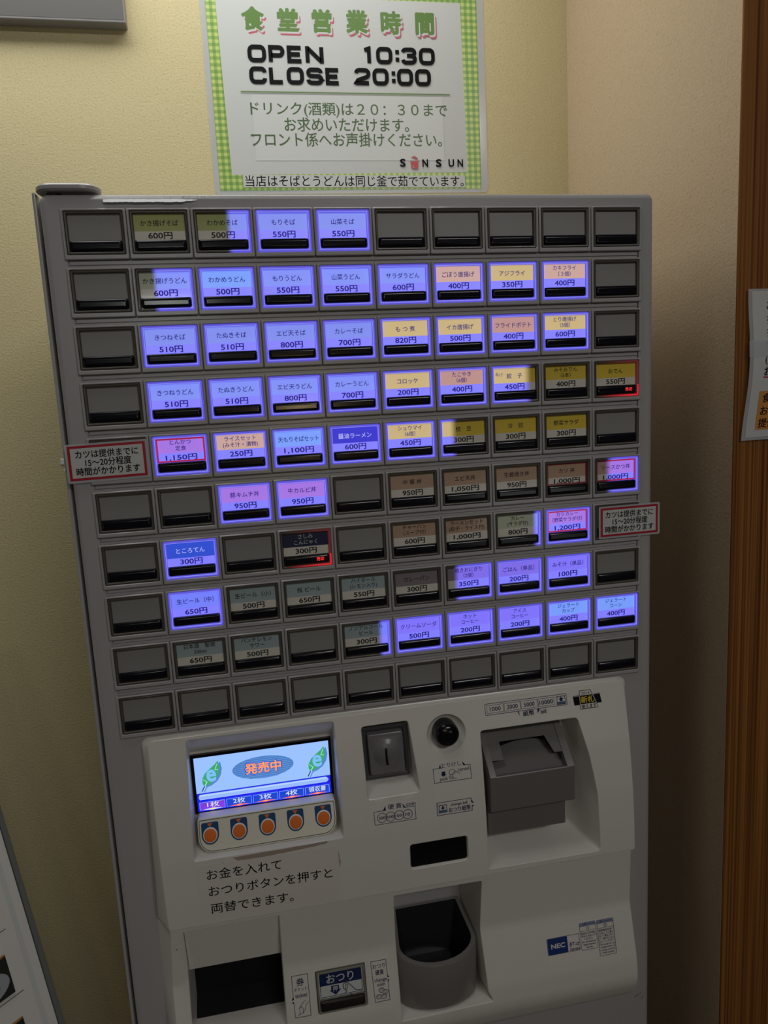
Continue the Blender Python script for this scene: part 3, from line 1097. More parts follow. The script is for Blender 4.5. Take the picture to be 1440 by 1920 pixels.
rim_z = interp([(22, -392.5), (-6, -409.5), (-27, -417)])
loops = [cup_loop(lambda y: -457.5, 34.6, 22, -5, 20, 29.6), cup_loop(lambda y: -440, 35.4, 22, -5, 20.6, 29.8), cup_loop(lambda y: rim_z(y) - 1, 35.8, 22, -5, 21, 30),
         cup_loop(rim_z, 35.2, 22, -5, 20.4, 29.8), cup_loop(rim_z, 31.6, 20.5, -5, 17.4, 27.4), cup_loop(lambda y: rim_z(y) - 1.2, 31, 20.5, -5, 17, 27),
         cup_loop(lambda y: rim_z(y) - 10, 28.5, 20, -3, 15.5, 25), cup_loop(lambda y: -440, 22, 18, 0, 11, 20)]
CUP = M('cup_grey', base=(0.19, 0.18, 0.17), rough=.25)
CUPIN = M('cup_inside_dark', base=(0.022, 0.022, 0.026), rough=.22)
cup.loft(loops[:5], CUP)
cup.loft(loops[4:], CUPIN, cap1=True)
tag(part(cup, 'coin_cup', angle=40), 'dark grey rounded change cup')

# change-return button, built like a menu key
cbm = MB()
on_lo = lambda x, z, l: (x, lo_(z) - l, z)
CB_RIM = M('return_button_rim', base=(0.22, 0.22, 0.18), rough=.25)
cq1 = rr(-81.8, -42.2, -440.6, -409.2, .8, 2)
cbm.loft([[(x, lo_(z) + 3, z) for x, z in cq1], [(x, lo_(z) - .6, z) for x, z in cq1], [(x, lo_(z) - 1.1, z) for x, z in inset(cq1, .5)],
          [(x, lo_(z) - 1.1, z) for x, z in inset(cq1, 1.2)], [(x, lo_(z) + .5, z) for x, z in inset(cq1, 1.7)]], CB_RIM, cap1=True)
cbo = part(cbm, 'change_button')
cl_ = MB()
ik = Ink(cl_, lambda x, z, l: (x, lo_(z) + .35 - l, z))
ik.poly(rr(-80.2, -44.0, -430, -410.8), PAPER)
ik.ring(rr(-79.6, -44.6, -429.4, -411.4, .8), .45, NAVY)
ik.poly(rr(-79.6, -44.6, -420.6, -411.4, .8), NAVY)
ik.text('おつり', -62.6, -415.9, 8, PAPER, width=22.5, bold=.01)
ik.poly([(-70.5, -421.4), (-70.5, -424.6), (-72, -424.6), (-67, -428.6), (-62.2, -424.6), (-64, -424.6), (-64, -421.4)], NAVY)
ik.text('押', -67.2, -424, 4.4, PAPER, bold=.01)
ik.line([(-59.5, -428.9), (-58, -427.6), (-60.6, -424.5), (-60.4, -421.8), (-58.2, -420.8), (-56, -421.6), (-50.5, -427.6), (-48.5, -428.2), (-45, -428.2)], .5, NAVY)
ik.line([(-58, -426.3), (-59, -424.3), (-58.4, -422.4), (-56.6, -422.6), (-57, -424.4), (-58, -426.3)], .4, NAVY)
cl_.build('button_label', cbo, smooth=False)
cb2 = MB()
cb2.loft([[(x, lo_(z) + dy, z) for x, z in ri(-79.9, -43.8, -439.2, -431.4, 1.2, 3, d_)] for d_, dy in ((0, .45), (0, -.6), (.5, -1.2), (1.6, -1.5))], M('return_bar', base=(0.018, 0.015, 0.015), rough=.3), cap1=True)
cb2.build('indicator_bar', cbo, angle=15)

# --- stickers printed on the panels -------------------------------------
STK = M('sticker_white', base=(0.735, 0.70, 0.66), rough=.3)


def sticker(name, quad, yf, draw, label=None, base=STK):
    mb = MB()
    q = rq(quad, 1.0, 2, 6)
    mb.sheet(q, [], lambda z: yf(z) - .1, base, dx=8, dz=4)
    mb.loft([[(x, yf(z) - .1, z) for x, z in q], [(x, yf(z) + .1, z) for x, z in q]], base)
    draw(Ink(mb, lambda x, z, l: (x, yf(z) - .1 - l, z), step=.02))
    return tag(part(mb, name, smooth=False), label)


def draw_bill(k):
    k.ring(rr(73.3, 146.0, -211.6, -202.1, .8), .45, NAVY)
    for x0, x1, t in ((74.9, 89.6, '1000'), (90.0, 104.4, '2000'), (104.8, 119.4, '5000'), (120.0, 134.4, '10000')):
        k.ring(rr(x0, x1, -210.1, -203.6), .3, NAVY)
        k.text(t, (x0 + x1) / 2, -206.9, 5, NAVY, box=3.5, width=9.6 if len(t) == 4 else 12.2, bold=.012)
    k.poly(rr(136.6, 144.8, -210.6, -208.2), M('ink_blue_grey', base=(.06, .12, .22), rough=.5))
    k.line([(136.2, -203.8), (144.8, -203.8)], .5, NAVY)
    k.line([(137.4, -204), (136.7, -208)], .35, NAVY)
    k.line([(143.8, -204), (144.6, -208)], .35, NAVY)
    k.poly([(139.7, -207.8), (141.7, -207.8), (141.7, -206.2), (143, -206.2), (140.7, -204.3), (138.4, -206.2), (139.7, -206.2)], NAVY)
    k.poly([(101.2, -211.5), (103.3, -215), (102.2, -211.5)][::-1], NAVY)
    k.poly([(118.8, -211.5), (121, -211.5), (118.8, -215)][::-1], NAVY)
    k.text('紙幣', 110.8, -213.8, 4.6, NAVY, width=9.8, bold=.012)
    k.text('bill', 124, -213.9, 4.6, NAVY, bold=.006)


sticker('bill_sticker', ((71.8, -217.4), (147.8, -217.4), (147.2, -200.6), (71.8, -200.6)), up, draw_bill)


def draw_2024(k):
    YEL = M('ink_yellow', base=(.75, .55, .02), rough=.5)
    k.poly([(157.2, -217.0), (173.6, -216.9), (172.6, -213.2), (177.2, -213.2), (175.9, -205.1), (169.4, -205.4), (167.8, -201.4), (157.4, -201.4), (157.2, -205.1), (151.4, -205.4), (152.2, -213.1), (157.1, -213.1)], INK)
    k.poly([(157.7, -216.5), (173.0, -216.4), (172.0, -212.8), (157.6, -212.8)], STK)
    k.poly([(157.8, -205.6), (169.0, -205.6), (167.4, -201.9), (157.9, -201.9)], STK)
    k.line([(157.6, -212.8), (157.5, -205.6)], .5, STK)
    k.line([(172.2, -212.8), (169.4, -205.6)], .5, STK)
    k.line([(152, -205.9), (157.3, -205.7)], .25, STK)
    k.line([(169.8, -205.7), (175.6, -205.6)], .25, STK)
    k.text('2024', 163, -203.9, 3, INK, box=2, width=7.4)
    k.text('新札', 164.4, -209.2, 6, YEL, width=12, bold=.02)
    k.text('使えます', 165.2, -214.7, 3.6, INK, width=13.6, bold=.012)


sticker('new_note_sticker', ((156.6, -217.6), (174.2, -217.5), (170.4, -200.9), (156.8, -200.9)), up, draw_2024)


def draw_cancel(k):
    k.line([(33, -248), (25, -248), (25.3, -259.6), (56.9, -259.8), (56.5, -248.3), (51, -248.2)], .45, NAVY)
    k.poly([(31.2, -244.6), (31.6, -248), (29.8, -248)][::-1], NAVY)
    k.poly([(49.6, -244.6), (52.6, -248.2), (50.6, -248.2)][::-1], NAVY)
    k.text('とりけし', 40.6, -246.2, 4.2, NAVY, width=16.4, bold=.004)
    k.text('cancel', 50.6, -250.9, 4, NAVY, width=9.4, bold=.006)
    k.text('push', 33.4, -256.7, 4, NAVY, width=6.2, bold=.006)
    k.poly([(32, -251), (35, -251), (35, -253.2), (36, -253.2), (33.4, -255.2), (30.9, -253.2), (32, -253.2)][::-1], NAVY)
    k.ring(circ(40.8, -252.2, 2.7, 20, 2.3), .3, NAVY)
    k.line([(37.8, -255.6), (38.8, -257.8), (42, -258), (44.4, -257.6)], .35, NAVY)
    k.line([(41.6, -257), (40.6, -255), (42, -252.6), (44, -252), (47.4, -254.4)], .35, NAVY)
    k.line([(38.8, -254), (39, -256.2), (41.6, -257)], .3, NAVY)




def draw_change(k):
    k.line([(55.2, -279), (55.1, -275.8), (26, -275.9), (25.9, -286.2), (55.4, -286.3), (55.4, -283.4)], .45, NAVY)
    k.poly([(55, -277), (57.4, -280.2), (55.4, -279.6)][::-1], NAVY)
    k.poly([(55.2, -283.6), (57.4, -282.2), (55.6, -281.8)], NAVY)
    k.line([(27, -278.2), (34.4, -278.2)], .5, NAVY)
    k.line([(28, -278.4), (27.3, -282.2)], .35, NAVY)
    k.line([(33.6, -278.4), (34.2, -282.2)], .35, NAVY)
    k.poly(rr(27.2, 34.4, -284.4, -282.2), M('ink_blue_grey'))
    k.poly([(30.2, -278.8), (31.4, -278.8), (31.4, -280.2), (32.6, -280.2), (30.8, -281.9), (29, -280.2), (30.2, -280.2)][::-1], NAVY)
    k.text('change bill', 44.6, -278.6, 3, NAVY, width=14, bold=.004)
    k.text('おつり紙幣', 44.9, -283, 4.4, NAVY, width=18.6, bold=.008)


sticker('cancel_sticker', ((23.6, -289), (58.6, -288.6), (58, -242.8), (23.4, -243.2)), up, lambda k: (draw_cancel(k), draw_change(k)))


def draw_coin(k):
    k.line([(-17, -275.3), (-26.3, -275.3), (-26, -286), (7.9, -286), (7.8, -275.3), (-1.2, -275.3)], .45, NAVY)
    k.poly([(-16.6, -271.6), (-16.4, -275.4), (-19, -275.4)][::-1], NAVY)
    k.poly([(-2.8, -271.6), (.2, -275.4), (-1.8, -275.4)][::-1], NAVY)
    k.text('硬 貨', -8.9, -273, 4.6, NAVY, width=11, bold=.01)
    k.text('coin', 4.4, -272.7, 4.4, NAVY, width=8, bold=.006)
    for x, t in ((-19.9, '500'), (-12.9, '100'), (-5.8, '50'), (1.3, '10')):
        k.ring(circ(x, -280.8, 4.0, 28), .4, NAVY)
        k.text(t, x, -280.9, 3.6, NAVY, box=2.4, width=5.2 if len(t) == 3 else 3.9, bold=.012)


sticker('coin_sticker', ((-30, -288.4), (10.2, -288), (10, -270.6), (-30, -270.6)), up, draw_coin)


def draw_ticket(k):
    k.line([(-101.6, -426), (-101.8, -408.3), (-88.8, -408.3), (-88.5, -440), (-101.1, -439.8), (-101.5, -429)], .45, NAVY)
    k.poly([(-101.4, -423.5), (-103.4, -426.6), (-101.2, -426)], NAVY)
    k.poly([(-101.2, -429.2), (-103.4, -428), (-101.4, -427.6)][::-1], NAVY)
    k.text('券', -95.2, -413.6, 6.6, NAVY, bold=.012)
    k.text('チケット', -95.2, -419, 3.2, NAVY, width=10.4, bold=.004)
    k.text('ticket', -95.1, -423.4, 4.2, NAVY, width=9.8, bold=.012)
    k.line([(-92, -427.6), (-95.6, -430.6), (-97.4, -433), (-97.2, -437.2), (-99, -438.6)], .3, NAVY)
    k.line([(-89.4, -429), (-91.6, -431), (-92.8, -434.6), (-94.6, -437), (-97.2, -437.6)], .3, NAVY)
    k.line([(-97.2, -432.8), (-95.2, -432), (-94.4, -434), (-94.8, -437)], .3, NAVY)


sticker('ticket_sticker', ((-104, -441.2), (-87.6, -441.2), (-87.9, -407.2), (-103.6, -407.2)), lo_, draw_ticket)


def draw_ccoin(k):
    k.line([(-23.2, -421.6), (-23.4, -408.9), (-36.3, -408.8), (-35.2, -440.3), (-22.9, -440.3), (-23.1, -425.5)], .45, NAVY)
    k.poly([(-23.4, -420.8), (-21.6, -423), (-23.4, -422.8)][::-1], NAVY)
    k.poly([(-23.4, -427), (-21.8, -424.4), (-23.4, -424.6)], NAVY)
    k.text('おつり', -29.8, -413, 4, NAVY, width=10.6, bold=.006)
    k.text('硬貨', -29.6, -417.9, 4.2, NAVY, width=7, bold=.016)
    k.text('change', -29.2, -423.4, 4, NAVY, width=10.4, bold=.008)
    k.text('coin', -29.2, -426.9, 4, NAVY, width=6.4, bold=.008)
    for x, z in ((-29.2, -431.6), (-26, -433.4), (-31.8, -436.2), (-27.6, -436.6)):
        k.poly(circ(x, z, 2.5, 20, 1.9), STK)
        k.ring(circ(x, z, 2.5, 20, 1.9), .4, NAVY)
        k.ring(circ(x, z + .3, 1.5, 16, 1.0), .3, NAVY)


sticker('change_sticker', ((-38, -441.2), (-21.2, -441.2), (-21.2, -407.4), (-37.8, -407.4)), lo_, draw_ccoin)


def draw_maker(k):
    k.ring(rr(117.9, 148.0, -431.6, -418.0, 1), .35, NAVY)
    k.poly(rr(118.4, 136.8, -431.2, -418.4, .6), M('maker_blue', base=(.006, .035, .19), rough=.4))
    k.text('NEC', 127.9, -424.8, 5, STK, box=4.0, width=13, bold=.03)
    k.text('BT-α', 142.6, -425.6, 4.4, NAVY, width=8.6, bold=.014, italic=.2)
    k.text('Series', 142.8, -429.5, 3.6, NAVY, width=9, bold=.014, italic=.2)
    for x0, x1, zb, head, lines in ((149, 164.4, -432.6, '⚠注意CAUTION', ('取出口に手や指を', '手を入れないで', 'ください。', 'Do not put your', 'hands beyond', 'the slot.')),
                                    (165.4, 181.0, -439.6, '⚠警告WARNING', ('転倒事故を防ぐ', 'ために 上に乗ら', 'ない・重ならない', 'い・倒さないよう', 'にしてください', 'Do not get on top', 'outside and/or on', 'a body, to avoid', 'a fatal accident'))):
        k.ring(rr(x0, x1, zb, -410.2, 1), .28, NAVY)
        k.poly(rr(x0 + .2, x1 - .2, -412.9, -410.4, .6), M('ink_pale_blue', base=(.28, .32, .48), rough=.5))
        k.text(head, (x0 + x1) / 2, -411.7, 2, NAVY, maxw=x1 - x0 - 1, bold=.015)
        k.line([(x0, -413), (x1, -413)], .25, NAVY)
        k.line([(x0, -417.0), (x1, -417.0)], .25, NAVY)
        k.ring(circ((x0 + x1) / 2, -415, 1.3, 12), .3, NAVY)
        z = -418.9
        for t in lines:
            k.text(t, (x0 + x1) / 2, z, 2.0, NAVY, maxw=x1 - x0 - 2, width=None, bold=.006)
            z -= 2.25


sticker('maker_sticker', ((117, -440.6), (182.4, -440.6), (181, -409.2), (115.4, -409.2)), lo_, draw_maker, 'blue and white maker badge with safety notes')

# smudges: adhesive left by older tape, a scuff, a red speck
TAPE = M('old_adhesive', base=(0.36, 0.30, 0.25), rough=.7)
tp = MB()
for pts in (((-139, -293.6), (-100, -293.2), (-76, -292.9), (-66, -292.4), (-64, -294), (-75, -295.4), (-100, -296.2), (-118, -297.4), (-136, -296.6)),
            ((-148, -296.6), (-144, -298.2), (-143.4, -297.6), (-147, -295.8)),
            ((-57.2, -303), (-56.4, -303), (-55.8, -313), (-56.6, -316))):
    q = [Vector(p) for p in pts]
    l = []
    for i, p in enumerate(pts):
        n_ = pts[(i + 1) % len(pts)]
        for j in range(5):
            t = j / 5
            l.append((p[0] + (n_[0] - p[0]) * t + random.uniform(-.3, .3), p[1] + (n_[1] - p[1]) * t + random.uniform(-.3, .3)))
    tp.sheet(l, [], lambda z: up(z) - .06, TAPE, grid=False)
tag(part(tp, 'adhesive_residue', smooth=False), 'brown adhesive smears')
FILM = M('tape_film', base=(0.62, 0.57, 0.52), rough=.18)
SCUFF = M('scuff_dark', base=(0.08, 0.07, 0.065), rough=.7)
sc = MB()
for x, z, a, L in ((214, -511, .6, 7), (218, -509, .8, 5), (222.6, -507.6, 1.1, 2.2), (219.5, -514, .7, 4.5)):
    dx_, dz_ = math.cos(a) * L / 2, math.sin(a) * L / 2
    sc.poly([(x - dx_, -.08, z - dz_), (x - .3, -.08, z - .9), (x + dx_, -.08, z + dz_), (x + .4, -.08, z + .7)], SCUFF)
sc.poly([(x, lo_(z) - .08, z) for x, z in circ(-188.6, -366.6, .55, 10)], RED)
tag(part(sc, 'scuff_mark', smooth=False), 'small dark scuffs')


# ================================================================== paper notices taped on the machine
def katsu_notice(q, y, label):
    """q: corners bottom-left, bottom-right, top-right, top-left."""
    cx = sum(p[0] for p in q) / 4
    cz = sum(p[1] for p in q) / 4
    sl = (q[1][1] - q[0][1]) / (q[1][0] - q[0][0])
    hw = (q[1][0] - q[0][0]) / 2
    hh = (q[3][1] - q[0][1]) / 2

    def pl(u, v, l):
        return (cx + u, y - l, cz + v + sl * u)
    film = MB()
    a = rr(-hw - 1.6, hw + 1.8, -hh - 1.6, hh + 1.4, 1.2, 3)
    film.loft([[pl(u, v, -.15) for u, v in a], [pl(u, v, .0) for u, v in a]], CLEAR, cap0=True, cap1=True)
    root = film.build('taped_notice', origin=(cx, y, cz), smooth=False)
    tag(root, label, 'notice', 'red-bordered cutlet waiting notices')
    m = MB()
    k = Ink(m, lambda u, v, l: pl(u, v, l + .03))
    k.poly(rr(-hw, hw, -hh, hh), RED)
    k.poly(rr(-hw + 1.9, hw - 1.9, -hh + 1.8, hh - 1.8), PAPER)
    k.text('カツは提供までに', 0, 6.1, 6.0, INK, width=43, bold=.018)
    k.text('15～20分程度', .5, 0, 6.0, INK, width=31.5, bold=.018)
    k.text('時間がかかります', 0, -6.2, 6.0, INK, width=43.5, bold=.018)
    m.build('printed_card', root, origin=(cx, y, cz), rel=(cx, y, cz), smooth=False)
    return root


katsu_notice(((-228.2, 6.2), (-175.0, 7.2), (-174.6, 29.9), (-228.2, 30.9)), -2.5, 'red-bordered waiting notice overhanging the left edge of the ticket machine')
katsu_notice(((178.9, -70.4), (230.4, -70.2), (229.6, -46.2), (178.2, -46.4)), -2.5, 'red-bordered waiting notice overhanging the right edge of the ticket machine')

# typed note stuck under the display
nt = MB()
nq = rq(((-167.2, -341.4), (-58.6, -342.8), (-57.2, -298), (-166.6, -296.2)), .6, 2, 8)
nt.sheet(nq, [], lambda z: up(z) - .12, PAPER_DULL, dx=10, dz=4)
nt.loft([[(x, up(z) - .12, z) for x, z in nq], [(x, up(z) + .05, z) for x, z in nq]], FILM)
k = Ink(nt, lambda x, z, l: (x, up(z) - .12 - l, z), step=.02)
k.text('お金を入れて', -131.2, -304.9, 9.2, INK, width=57.5, bold=.006, slope=-.014)
k.text('おつりボタンを押すと', -111.3, -318.6, 9.2, INK, width=96.6, bold=.006, slope=-.012)
k.text('両替できます。', -127, -333, 9.2, INK, width=64, bold=.006, slope=-.02)
tag(nt.build('typed_note', origin=(-112, -19, -320), smooth=False), 'typed note on white tape below the glowing display screen', 'notice')

# ================================================================== opening-hours poster on the back wall
GING = M('gingham_green', base=(.3, .45, .12), rough=.35)
t = GING.node_tree
b = t.nodes['Principled BSDF']
tc = t.nodes.new('ShaderNodeTexCoord')
sp = t.nodes.new('ShaderNodeSeparateXYZ')
t.links.new(tc.outputs['Object'], sp.inputs[0])
facs = []
for i in (0, 2):
    mu = t.nodes.new('ShaderNodeMath')
    mu.operation = 'MULTIPLY'
    mu.inputs[1].default_value = 2 * math.pi / 0.0066
    t.links.new(sp.outputs[i], mu.inputs[0])
    sn = t.nodes.new('ShaderNodeMath')
    sn.operation = 'SINE'
    t.links.new(mu.outputs[0], sn.inputs[0])
    mr = t.nodes.new('ShaderNodeMapRange')
    mr.inputs[1].default_value = -.35
    mr.inputs[2].default_value = .35
    t.links.new(sn.outputs[0], mr.inputs[0])
    facs.append(mr)
ad = t.nodes.new('ShaderNodeMath')
ad.operation = 'ADD'
t.links.new(facs[0].outputs[0], ad.inputs[0])
t.links.new(facs[1].outputs[0], ad.inputs[1])
hf = t.nodes.new('ShaderNodeMath')
hf.operation = 'MULTIPLY'
hf.inputs[1].default_value = .5
t.links.new(ad.outputs[0], hf.inputs[0])
rp = t.nodes.new('ShaderNodeValToRGB')
rp.color_ramp.elements[0].color = (0.56, 0.66, 0.20, 1)
rp.color_ramp.elements[1].color = (0.17, 0.34, 0.07, 1)
e = rp.color_ramp.elements.new(.5)
e.color = (0.30, 0.46, 0.11, 1)
t.links.new(hf.outputs[0], rp.inputs[0])
t.links.new(rp.outputs[0], b.inputs['Base Color'])

GREEN_T = M('ink_green_title', base=(.10, .21, .03), rough=.4)
GREEN_D = M('ink_green_dark', base=(.055, .115, .03), rough=.4)
PINK_T = M('ink_pink_shadow', base=(.50, .09, .13), rough=.4)
POT = M('ink_pot_red', base=(.50, .05, .05), rough=.4)
YPO = YW - .6
PC = (40.5, YPO, 387.0)
sl = .0075


def pp(x, z, l):
    """Poster coordinates (as seen, level) to the wall, with the poster's slight tilt."""
    return (x, YPO - l, z + sl * (x - 40))


po = MB()
o_ = rr(-114.3, 195.2, 279.4, 496, 4, 4)
po.loft([[pp(x, z, -.25) for x, z in o_], [pp(x, z, .0) for x, z in o_]], CLEAR, cap0=True, cap1=True)
poster = po.build('hours_poster', origin=PC, smooth=False)
tag(poster, 'laminated opening-hours poster with green gingham border on the cream wall', 'poster')
pr = MB()
k = Ink(pr, lambda x, z, l: pp(x, z, l + .02), step=.012)
k.poly(rr(-108.5, 187.2, 283.4, 491), GING)
k.poly([(-94.8, 299.6), (171.2, 301.4), (168.2, 478.2), (-98, 478.2)], PAPER)
for ch, x, z in zip('食堂営業時間', (-60.4, -23.6, 13.0, 51.0, 88.9, 127.0), (456, 455.4, 455.6, 456, 456, 456.4)):
    k.text(ch, x + 2.6, z - 3.6 - sl * 60, 23.5, PINK_T, bold=.045)
    k.text(ch, x + 1.4, z - 1.8 - sl * 60, 23.5, PAPER, bold=.05)
    k.text(ch, x, z - sl * 60, 23.5, GREEN_T, bold=.045)
def strokes(k, paths, x0, x1, zc, h, wd, mat):
    """Letters as mitred pen strokes; paths in a 1 x 1 box, laid from x0 to x1."""
    for path in paths:
        closed = path[0] == path[-1]
        pts = [Vector((x0 + wd / 2 + u * (x1 - x0 - wd), zc - h / 2 + wd / 2 + v * (h - wd))) for u, v in (path[:-1] if closed else path)]
        n = len(pts)
        L, Rr = [], []
        for i, p in enumerate(pts):
            a = pts[i - 1] if (closed or i) else None
            b = pts[(i + 1) % n] if (closed or i < n - 1) else None
            da = (p - a).normalized() if a is not None else None
            db = (b - p).normalized() if b is not None else None
            if da is None:
                da = db
            if db is None:
                db = da
            na = Vector((-da[1], da[0]))
            m_ = na + Vector((-db[1], db[0]))
            m_ = m_.normalized() * (wd / 2 / max(.5, m_.normalized().dot(na)))
            L.append(k.place(p[0] + m_[0], p[1] + m_[1], k.l))
            Rr.append(k.place(p[0] - m_[0], p[1] - m_[1], k.l))
        if not closed:
            pass
        k.mb.loft([L, Rr], mat, close=closed)
        k.up()


def rbox(r=.26, asp=1.3):
    """Rounded square outline used by the wide lettering."""
    o = []
    rx, rz = r, r * asp
    for cx, cz, a0 in ((1 - rx, rz, -90), (1 - rx, 1 - rz, 0), (rx, 1 - rz, 90), (rx, rz, 180)):
        for i in range(7):
            a = math.radians(a0 + 15 * i)
            o.append((cx + rx * math.cos(a), cz + rz * math.sin(a)))
    return o + [o[0]]


def arcp(cx, cz, rx, rz, a0, a1, n=8):
    return [(cx + rx * math.cos(math.radians(a0 + (a1 - a0) * i / n)), cz + rz * math.sin(math.radians(a0 + (a1 - a0) * i / n))) for i in range(n + 1)]


EXT = {
    'O': [rbox()],
    'P': [[(0, -.1), (0, 1)] + [(.7, 1)] + arcp(.72, .7, .28, .3, 90, -90) + [(.05, .4)]],
    'E': [[(1, 0), (0, 0), (0, 1), (1, 1)], [(0, .5), (.9, .5)]],
    'N': [[(0, -.1), (0, .98), (.06, .98), (.94, .02), (1, .02), (1, 1.1)]],
    'C': [arcp(.74, .72, .26, .28, 0, 90, 6) + arcp(.26, .66, .26, .34, 90, 180, 6) + arcp(.26, .34, .26, .34, 180, 270, 6) + arcp(.74, .28, .26, .28, 270, 360, 6)],
    'L': [[(0, 1.1), (0, 0), (1, 0)]],
    'S': [arcp(.74, .76, .24, .24, 0, 90, 5) + arcp(.26, .76, .24, .24, 90, 180, 5) + arcp(.26, .74, .24, .22, 180, 270, 5) + arcp(.74, .26, .26, .25, 90, 0, 5) + arcp(.74, .26, .26, .26, 0, -90, 5) + arcp(.26, .24, .26, .24, 270, 180, 5)],
    '1': [[(-.2, .88), (.5, 1.0), (.5, -.1)]],
    '0': [rbox()],
    '3': [arcp(.28, .76, .26, .24, 170, 90, 5) + arcp(.7, .77, .27, .24, 90, -90, 7) + [(.35, .53)], [(.65, .53)] + arcp(.7, .27, .3, .26, 90, -90, 7) + arcp(.28, .26, .28, .26, 270, 190, 5)],
    '2': [arcp(.28, .74, .28, .26, 175, 90, 5) + arcp(.72, .72, .28, .28, 90, -60, 7) + [(.14, .22), (0, .02), (.06, 0), (1, 0)]],
}


def wide(k, body, x0, pitch, wl, zc, h, wd):
    x = x0
    for ch in body:
        if ch == ':':
            for dz in (-.22, .22):
                q = rr(x + 1.2, x + 1.2 + wd, zc + dz * h - wd / 2, zc + dz * h + wd / 2)
                k.poly(q, INK)
            x += 7.2
            continue
        ww = wl * (.62 if ch == '1' else .88 if ch in 'PEL' else 1)
        strokes(k, EXT[ch], x, x + ww, zc, h, wd, INK)
        x += ww + pitch


wide(k, 'OPEN', -68.6, 2.5, 19.6, 421.4, 17.4, 4.3)
wide(k, 'CLOSE', -68.4, 2.4, 18.6, 400.0, 17.4, 4.3)
wide(k, '10:30', 57.0, 2.2, 18.3, 422.4, 17.4, 4.2)
wide(k, '20:00', 45.0, 2.2, 18.2, 400.6, 17.4, 4.2)
k.line([(-78.4, 383.4), (152.7, 383.4)], 1.2, GREEN_T)
k.text('S', 95.2, 311.4, 8, INK, box=8.6, width=6.6, bold=.03)
for ch, x in zip('NSUN', (117.6 + 3.6, 134.0 + 3, 149.4 + 2.4, 163.6 - 1.2)):
    k.text(ch, x, 311.0, 8, INK, box=8.4, width=6.6, bold=.03)
k.poly([(104.4, 312.8), (105, 305.8), (106, 305), (111.6, 305), (112.6, 305.8), (113.2, 312.8)][::1], POT)
k.line([(103.6, 312.6), (114, 312.6)], .8, POT)
k.poly([(104.8, 317.4), (107.4, 318), (108.8, 318.6), (110, 318), (111.6, 317), (113.2, 315), (112.8, 314.6), (109, 316), (105, 316.8)][::-1], POT)
k.line([(106.6, 308.4), (106.9, 306.8), (108.2, 306.2)], .5, PAPER)
sheet = pr.build('printed_sheet', poster, origin=PC, rel=PC, smooth=False)
pa = MB()
k = Ink(pa, lambda x, z, l: pp(x, z, l + .28), step=.012)
PATCH = M('paper_patch', base=(0.61, 0.63, 0.62), rough=.45)
k.poly(rr(-68, 144.2, 314, 381), PATCH)
k.text('ドリンク(酒類)は２０：３０まで', 39.6, 366.0, 16, GREEN_D, width=219, bold=.012, box=15.5)
k.text('お求めいただけます。', 34.8, 351.0, 15.5, GREEN_D, width=139, bold=.012)
k.text('フロント係へお声掛けください。', 35.2, 335.6, 15.5, GREEN_D, width=213.5, bold=.012)
pa.build('message_patch', poster, origin=PC, rel=PC, smooth=False)
st = MB()
k = Ink(st, lambda x, z, l: (x, YPO - .42 - l, z), step=.012)
k.poly(rr(-83.4, 167.6, 285.8, 298.6), PAPER)
k.text('当店はそばとうどんは同じ釜で茹でています。', 42.4, 292.3, 12.6, INK, width=247, bold=.008)
st.build('strip_label', poster, origin=PC, rel=PC, smooth=False)

# ================================================================== grey board fixed to the wall above
gb = MB()
BOARD = M('grey_board_face', base=(0.11, 0.105, 0.10), rough=.5)
BEDGE = M('grey_board_edge', base=(0.24, 0.23, 0.225), rough=.5)
gb.box(-640, -188.4, 284, 299.2, 438.6, 760, BEDGE, b=1)
gb.poly([(-637, 283.8, 441.2), (-189.6, 283.8, 441.2), (-189.6, 283.8, 757), (-637, 283.8, 757)], BOARD)
tag(gb.build('wall_board', origin=(-414, 291, 600), smooth=False), 'flat grey board on the wall, its lower corner above the machine', 'board')

# ================================================================== notice taped to the wooden post
pn = MB()
YN = YP - 2.5


def wave(t):
    """Left edge of the sheet, which buckles: x offset and stand-off from the post, t from 0 (top) to 1 (bottom)."""
    return 3.2 * math.sin(math.pi * t) ** 1.5 * .9 - 3.2 * t, -2.2 * math.sin(math.pi * t) ** 2 - .4


NT = 24


def pnp(u, v, l):
    """u: mm right of the sheet's left edge, v: mm below its top."""
    dx_, dy_ = wave(v / 122.0)
    fade = max(0.0, 1 - u / 110.0)
    return (303.6 + u + dx_ * fade, YN + dy_ * fade - l, 124.2 - v)


def grid(mb, u0, u1, v0, v1, l, mat, nu=8):
    lps = [[pnp(u0 + (u1 - u0) * j / nu, v0 + (v1 - v0) * i / NT, l) for j in range(nu + 1)] for i in range(NT + 1)]
    mb.loft(lps, mat, close=False)


grid(pn, 0, 160, 0, 122, 0, CLEAR)
grid(pn, 0, 160, 0, 122, -.3, CLEAR)
pnote = pn.build('post_notice', origin=(360, YN, 63))
tag(pnote, 'white printed notice taped to the brown wooden post', 'notice')
ps = MB()
grid(ps, 3.2, 156, 1.8, 119.6, .1, PAPER)
k = Ink(ps, lambda x, z, l: pnp(x, z, l + .15), step=.03)


def ntext(body, u, v, em, mat, bold=.012):
    vs, fs, nw, z0, z1 = glyphs(body, bold)
    ps.add([pnp(u + (x + nw / 2) * em, v - (z - .375) * em, k.l + .15 + q) for x, z, q in vs], fs, mat)
    k.up()


